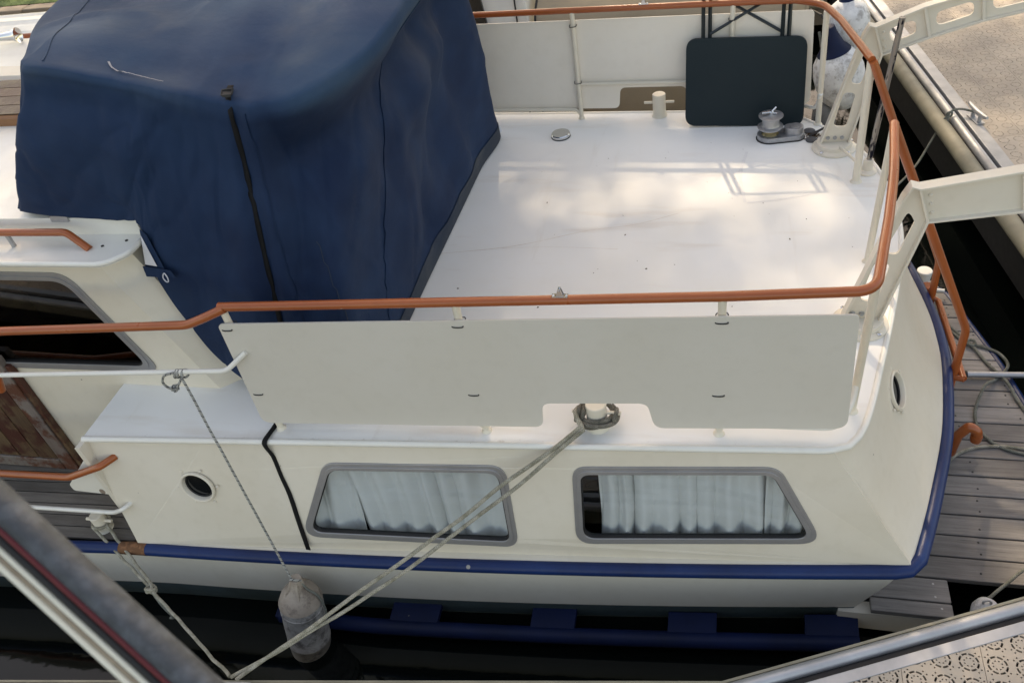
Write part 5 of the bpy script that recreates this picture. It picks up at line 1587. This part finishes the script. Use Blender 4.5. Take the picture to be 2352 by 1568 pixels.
# ropes and a boat hook on the swim platform
pr_ = PZ + 0.012
RP = thing('rope', 'grey rope lying in a loose loop on the swim platform', 'rope', (1.5, 4.0, PZ))
MB().tube(smooth_path([(1.30, 4.86, pr_ + 0.05), (1.36, 4.74, pr_), (1.50, 4.50, pr_), (1.545, 4.46, pr_), (1.62, 4.43, pr_), (1.70, 4.37, pr_), (1.725, 4.26, pr_), (1.64, 4.14, pr_), (1.54, 4.02, pr_ + 0.05), (1.47, 3.86, pr_), (1.46, 3.72, pr_), (1.52, 3.60, pr_), (1.63, 3.54, pr_), (1.78, 3.52, pr_)], 8), 0.0095, 9).build('strand', 'rope_green', RP)
MB().tube(smooth_path([(1.34, 4.92, pr_ + 0.04), (1.44, 4.66, pr_), (1.545, 4.45, pr_ + 0.006), (1.61, 4.28, pr_), (1.68, 4.10, pr_ + 0.02), (1.72, 3.94, pr_), (1.76, 3.80, pr_), (1.79, 3.66, pr_)], 8), 0.0095, 9).build('strand', 'rope_green', RP)
MB().tube([(1.545 + 0.026 * cos(a), 4.455 + 0.026 * sin(a), pr_ + 0.014 + 0.004 * sin(2 * a)) for a in [k * 2 * pi / 20 for k in range(20)]], 0.0095, 8, True).build('knot', 'rope_green', RP)
RP2 = thing('rope', 'grey rope curving across the swim platform below the orange gooseneck vent', 'rope', (1.4, 3.55, PZ))
MB().tube(smooth_path([(1.20, 3.36, pr_), (1.30, 3.49, pr_), (1.42, 3.56, pr_), (1.56, 3.58, pr_), (1.72, 3.565, pr_)], 8), 0.009, 9).build('strand', 'rope', RP2)
BH = thing('boat_hook', 'silver telescopic boat hook with a black grip lying across the swim platform', 'boat hook', (1.6, 4.1, PZ + 0.03))
zb = PZ + 0.034
MB().tube([(1.42, 4.145, zb), (2.6, 4.17, zb + 0.02)], 0.019, 14).build('shaft', 'alu', BH)
MB().tube([(1.16, 4.14, zb), (1.40, 4.145, zb)], 0.0215, 14).build('grip', 'black', BH)
MB().tube([(1.444, 4.1455, zb), (1.468, 4.146, zb)], 0.024, 14).build('clamp_ring', 'black', BH)
RP3 = thing('mooring_line', 'thin grey line crossing the near corner of the swim platform to a white float', 'rope', (1.4, 2.6, PZ))
MB().tube(catenary((1.27, 2.535, PZ + 0.03), (1.75, 2.95, PZ + 0.16), 0.01, 14, 0.004, 5), 0.0085, 9).build('strand', 'rope_green', RP3)
FB = thing('float', 'small white float in the notch of the swim platform', 'float', (1.27, 2.50, -1.2))
MB().lathe([(0.0, 0.0), (0.035, 0.004), (0.058, 0.03), (0.064, 0.065), (0.055, 0.105), (0.03, 0.13), (0.0, 0.135)], (1.27, 2.505, -1.22), (0.1, 0, 1), 28).build('float_body', 'buoy', FB, 60)
MB().tube([(1.27 + 0.018 * cos(a), 2.505, -1.078 + 0.018 * sin(a)) for a in [k * 2 * pi / 16 for k in range(16)]], 0.006, 8, True).build('eye', 'buoy', FB)

# far dock: cleat and its line
cleat((1.93, 6.83, DZ + 0.006), 1.85, 'alu', 'grey cleat on the far dock with a slack line', 1.15)
FLn = thing('mooring_line', 'slack thin line from the far dock cleat towards the stern', 'rope', (1.9, 6.8, DZ))
MB().tube(smooth_path([(1.92, 6.86, DZ + 0.06), (1.82, 6.93, DZ + 0.055), (1.74, 6.92, DZ + 0.02), (1.64, 6.83, DZ - 0.14), (1.50, 6.62, DZ - 0.28), (1.33, 6.35, DZ - 0.30), (1.15, 6.0, DZ - 0.22)], 8), 0.0095, 8).build('strand', 'rope_green', FLn)
MB().tube(smooth_path([(1.74, 6.915, DZ + 0.02), (1.735, 6.87, DZ - 0.06), (1.745, 6.84, DZ - 0.20)], 8), 0.009, 8).build('tail', 'rope_green', FLn)
MB().tube([(1.745 + 0.02 * cos(a), 6.915 + 0.008 * sin(2 * a), DZ + 0.022 + 0.02 * sin(a)) for a in [k * 2 * pi / 16 for k in range(16)]], 0.009, 8, True).build('knot', 'rope_green', FLn)

# ------------------------------------------------------------------ neighbour boats and their fenders
NB = thing('motor_boat', 'neighbouring boat under a tan canvas cover beyond the far rail', 'boat', (-1.5, 7.9, WATER))
MB().hexa([(-6.5, 6.98, WATER - 0.3), (0.50, 7.05, WATER - 0.3), (0.50, 9.0, WATER - 0.3), (-6.5, 9.1, WATER - 0.3)], [(-6.5, 6.86, -0.62), (0.58, 6.93, -0.62), (0.58, 9.1, -0.62), (-6.5, 9.2, -0.62)]).build('hull', 'white', NB, 0)
MB().hexa([(-6.5, 6.90, -0.622), (-1.60, 6.90, -0.622), (-1.60, 9.1, -0.622), (-6.5, 9.1, -0.622)], [(-6.5, 7.05, 0.62), (-1.78, 7.05, 0.62), (-1.78, 9.0, 0.62), (-6.5, 9.0, 0.62)]).build('cabin', 'white', NB, 0, bevel=0.02)
MB().hexa([(-6.4, 6.955, 0.10), (-2.08, 6.955, 0.10), (-2.08, 6.99, 0.10), (-6.4, 6.99, 0.10)], [(-6.4, 7.005, 0.50), (-2.14, 7.005, 0.50), (-2.14, 7.04, 0.50), (-6.4, 7.04, 0.50)]).build('cabin_window', 'pane_dark', NB, 0)
MB().hexa([(-2.75, 6.945, 0.12), (-2.36, 6.945, 0.12), (-2.36, 6.95, 0.12), (-2.75, 6.95, 0.12)], [(-2.75, 6.975, 0.30), (-2.32, 6.975, 0.30), (-2.32, 6.98, 0.30), (-2.75, 6.98, 0.30)]).build('window_blind', 'timber', NB, 0)
MB().tube([(-1.80, 6.888, -0.62), (-1.84, 7.038, 0.60)], 0.007, 8).build('panel_joint', 'black', NB)
rws = []
for j in range(20):
    t = j / 19
    row = []
    for i in range(90):
        u = i / 89
        x = -1.66 + 2.30 * u
        r = sstep(0.90, 1.0, u)
        zl, zh = -0.66, 0.52 - 0.10 * u
        z = zl + (zh - zl) * t
        y = 6.86 + 0.22 * t * t + 0.55 * r * r + 0.022 * noise.noise(Vector((x * 3, t * 2, 1))) + 0.012 * sin(x * 9 + 4 * t) * (1 - t) + (0.5 * sstep(0.75, 1.0, t))
        x -= 0.05 * r * t + 0.14 * sstep(0.6, 0.0, t) * r
        row.append((x, y, z))
    rws.append(row)
top_row = rws[-1]
for k in range(1, 6):
    rws.append([(p[0], p[1] + 0.28 * k, p[2] + 0.06 * k + 0.02 * noise.noise(Vector((p[0] * 2, k * 0.6, 3)))) for p in top_row])
MB().grid(rws).build('canvas_cover', 'tan_canvas', NB, 80)
MB().tube([(p[0] - 0.006, p[1] - 0.004, p[2]) for p in [r[0] for r in rws]], 0.010, 8).build('cover_piping', 'black', NB)
MB().hexa([(0.45, 7.2, -0.6), (0.60, 7.3, -0.6), (0.60, 9.0, -0.6), (0.45, 9.0, -0.6)], [(0.40, 7.25, 0.2), (0.58, 7.45, 0.2), (0.58, 9.0, 0.2), (0.40, 9.0, 0.2)]).build('stern_panel', 'tan_canvas', NB, 0)
BU = thing('fender', 'large scuffed white round fender with a dark blue end beyond the far davit', 'fender', (0.85, 6.62, -0.5))
fa2 = Vector((0.735, 6.62, -0.005))
ax2 = Vector((0.30, 0.0, -1)).normalized()
MB().lathe([(0.07, 0.02), (0.125, 0.06), (0.172, 0.13), (0.192, 0.22), (0.190, 0.33), (0.165, 0.43), (0.11, 0.51), (0.04, 0.55), (0.0, 0.555)], fa2, ax2, 36).build('fender_body', 'buoy', BU, 60)
MB().lathe([(0.02, -0.16), (0.045, -0.15), (0.055, -0.09), (0.085, 0.0), (0.128, 0.06)], fa2, ax2, 28).build('end_cap', 'navy_dark', BU, 50)
MB().tube([fa2 - ax2 * 0.15, (0.64, 6.70, 0.20), (0.58, 6.95, 0.15)], 0.009, 8).build('lanyard', 'black', BU)
BU2 = thing('fender', 'pale round fender half hidden above the scuffed one beyond the far rail corner', 'fender', (0.85, 6.9, 0.0))
MB().lathe([(0.0, 0.0), (0.07, 0.01), (0.13, 0.06), (0.165, 0.15), (0.165, 0.25), (0.13, 0.35), (0.06, 0.41), (0.0, 0.42)], (0.83, 6.84, 0.26), (0.12, 0, -1), 36).build('fender_body', 'buoy', BU2, 60)
MB().lathe([(0.012, -0.07), (0.04, -0.06), (0.05, 0.0), (0.075, 0.02)], (0.83, 6.84, 0.26), (0.12, 0, -1), 24).build('end_cap', 'navy_dark', BU2, 50)
GF = thing('fender', 'dull grey fender hanging low behind the far corner stanchion', 'fender', (0.72, 6.5, -1.0))
MB().lathe([(0.0, 0.0), (0.05, 0.01), (0.085, 0.06), (0.095, 0.16), (0.095, 0.42), (0.075, 0.52), (0.03, 0.56)], (0.72, 6.62, -0.46), (0.05, 0, -1), 28).build('fender_body', 'grey_fender', GF, 60)
MB().tube([(0.72, 6.62, -0.45), (0.68, 6.66, -0.1), (0.64, 6.75, 0.05)], 0.010, 8).build('lanyard', 'rope_green', GF)
DL = thing('mooring_line', 'thin taut line running up to the far dock post', 'rope', (1.1, 8.0, DZ))
MB().tube(catenary((0.92, 6.95, -0.35), (1.23, 9.3, DZ + 0.05), 0.02, 14, 0.004, 5), 0.011, 8).build('strand', 'rope', DL)

# white boat at the top left
WB = thing('motor_boat', 'white boat with a ridged foredeck in front of the timber beam', 'boat', (-10, 9.4, WATER))
rws = []
for j in range(26):
    v = j / 25
    rws.append([(x, 8.35 + 1.9 * v + 0.04 * x * 0.1, -0.55 + 0.30 * sin(pi * (0.12 + 0.76 * v)) + 0.030 * (1 if int(v * 9) % 2 else 0)) for x in (-14, -12, -10, -8.0, -6.5)])
MB().grid(rws).build('foredeck', 'white', WB, 20)
MB().hexa([(-14, 8.45, WATER - 0.2), (-6.6, 8.6, WATER - 0.2), (-6.6, 10.0, WATER - 0.2), (-14, 10.1, WATER - 0.2)], [(-14, 7.9, -0.46), (-6.5, 8.05, -0.46), (-6.5, 10.2, -0.46), (-14, 10.2, -0.46)]).build('hull', 'white', WB, 0)

# ------------------------------------------------------------------ gangway handrail close to the camera
GW = thing('gangway', 'weathered grey gangway handrail crossing the lower left corner out of focus', 'gangway', (-0.7, 0.3, DZ))
ra, rb = Vector((-0.845, 0.468, 2.133)) + down * 0.012, Vector((-0.592, 0.365, 1.930)) + down * 0.012
rd = (rb - ra).normalized()
e0, e1_ = ra - rd * 0.7, rb + rd * 0.9
MB().tube([e0, e1_], 0.0192, 18).build('handrail', 'rail_grey', GW)
dn = (down * 0.75 - right * 0.66).normalized() * 0.027
for off, r, mt_, nm in ((0.88, 0.0052, 'red', 'red_trim'), (1.22, 0.0060, 'black', 'channel'), (1.58, 0.0042, 'edge_white', 'cream_trim'), (1.86, 0.0030, 'timber', 'trim_groove'), (2.12, 0.0042, 'edge_white', 'cream_trim')):
    MB().tube([e0 + dn * off, e1_ + dn * off], r, 10).build(nm, mt_, GW)
for p in (e0 + rd * 0.05, e1_ - rd * 0.05):
    MB().tube([p + Vector((0, 0, -0.018)), Vector((p.x, -1.3, DZ + 0.002))], 0.018, 12).build('post', 'rail_grey', GW)

# ------------------------------------------------------------------ marks and crumbs on the aft deck
M['tan_mark'] = simple('tan_stain', (0.77, 0.71, 0.63), 0.7, 0.0, 0.4, 40)
M['pale_mark'] = simple('worn_paint_mark', (0.79, 0.785, 0.77), 0.7, 0.0, 0.2, 20)
DK = [o for o in YZ.children if o.name == 'aft_deck'][0]
def deck_mark(pts, w, mat, name):
    P = smooth_path([(x, y, 0) for x, y in pts], 9); n = len(P); rw = [[], []]
    for k, p in enumerate(P):
        t = (P[min(k + 1, n - 1)] - P[max(k - 1, 0)]).normalized(); nn = Vector((-t.y, t.x, 0)) * w * (0.4 + 0.9 * abs(noise.noise(Vector((k * 0.31, w * 900, 1)))))
        rw[0].append((p.x - nn.x, p.y - nn.y, 0.0012)); rw[1].append((p.x + nn.x, p.y + nn.y, 0.0012))
    MB().grid(rw).build(name, mat, DK, 0)
deck_mark([(-1.70, 3.87), (-1.25, 3.95), (-0.82, 4.11), (-0.55, 4.17), (-0.29, 4.29)], 0.0028, 'tan_mark', 'scratch')
deck_mark([(-1.35, 3.93), (-0.98, 3.94), (-0.62, 3.92)], 0.0022, 'tan_mark', 'scratch')
deck_mark([(0.10, 5.00), (0.06, 4.72), (0.09, 4.40)], 0.020, 'pale_mark', 'worn_patch')
deck_mark([(0.10, 4.395), (0.30, 4.43), (0.52, 4.50)], 0.012, 'pale_mark', 'worn_patch')
cb = MB()
for k in range(46):
    x, y = random.uniform(-1.5, 0.75), random.uniform(2.75, 5.3)
    s = random.choice((0.003, 0.003, 0.004, 0.005, 0.008)); a = random.random() * 6.28
    c = Vector((x, y, 0.0015)); u = Vector((cos(a), sin(a), 0)) * s; v = Vector((-sin(a), cos(a), 0)) * s * 0.5
    cb.add([c - u, c - v, c + u, c + v, c + Vector((0, 0, s * 0.8))], [(0, 1, 4), (1, 2, 4), (2, 3, 4), (3, 0, 4)])
tag(cb.build('crumbs', 'soil', None, 0), 'scattered dark crumbs of dirt on the aft deck', 'dirt', kind='stuff')
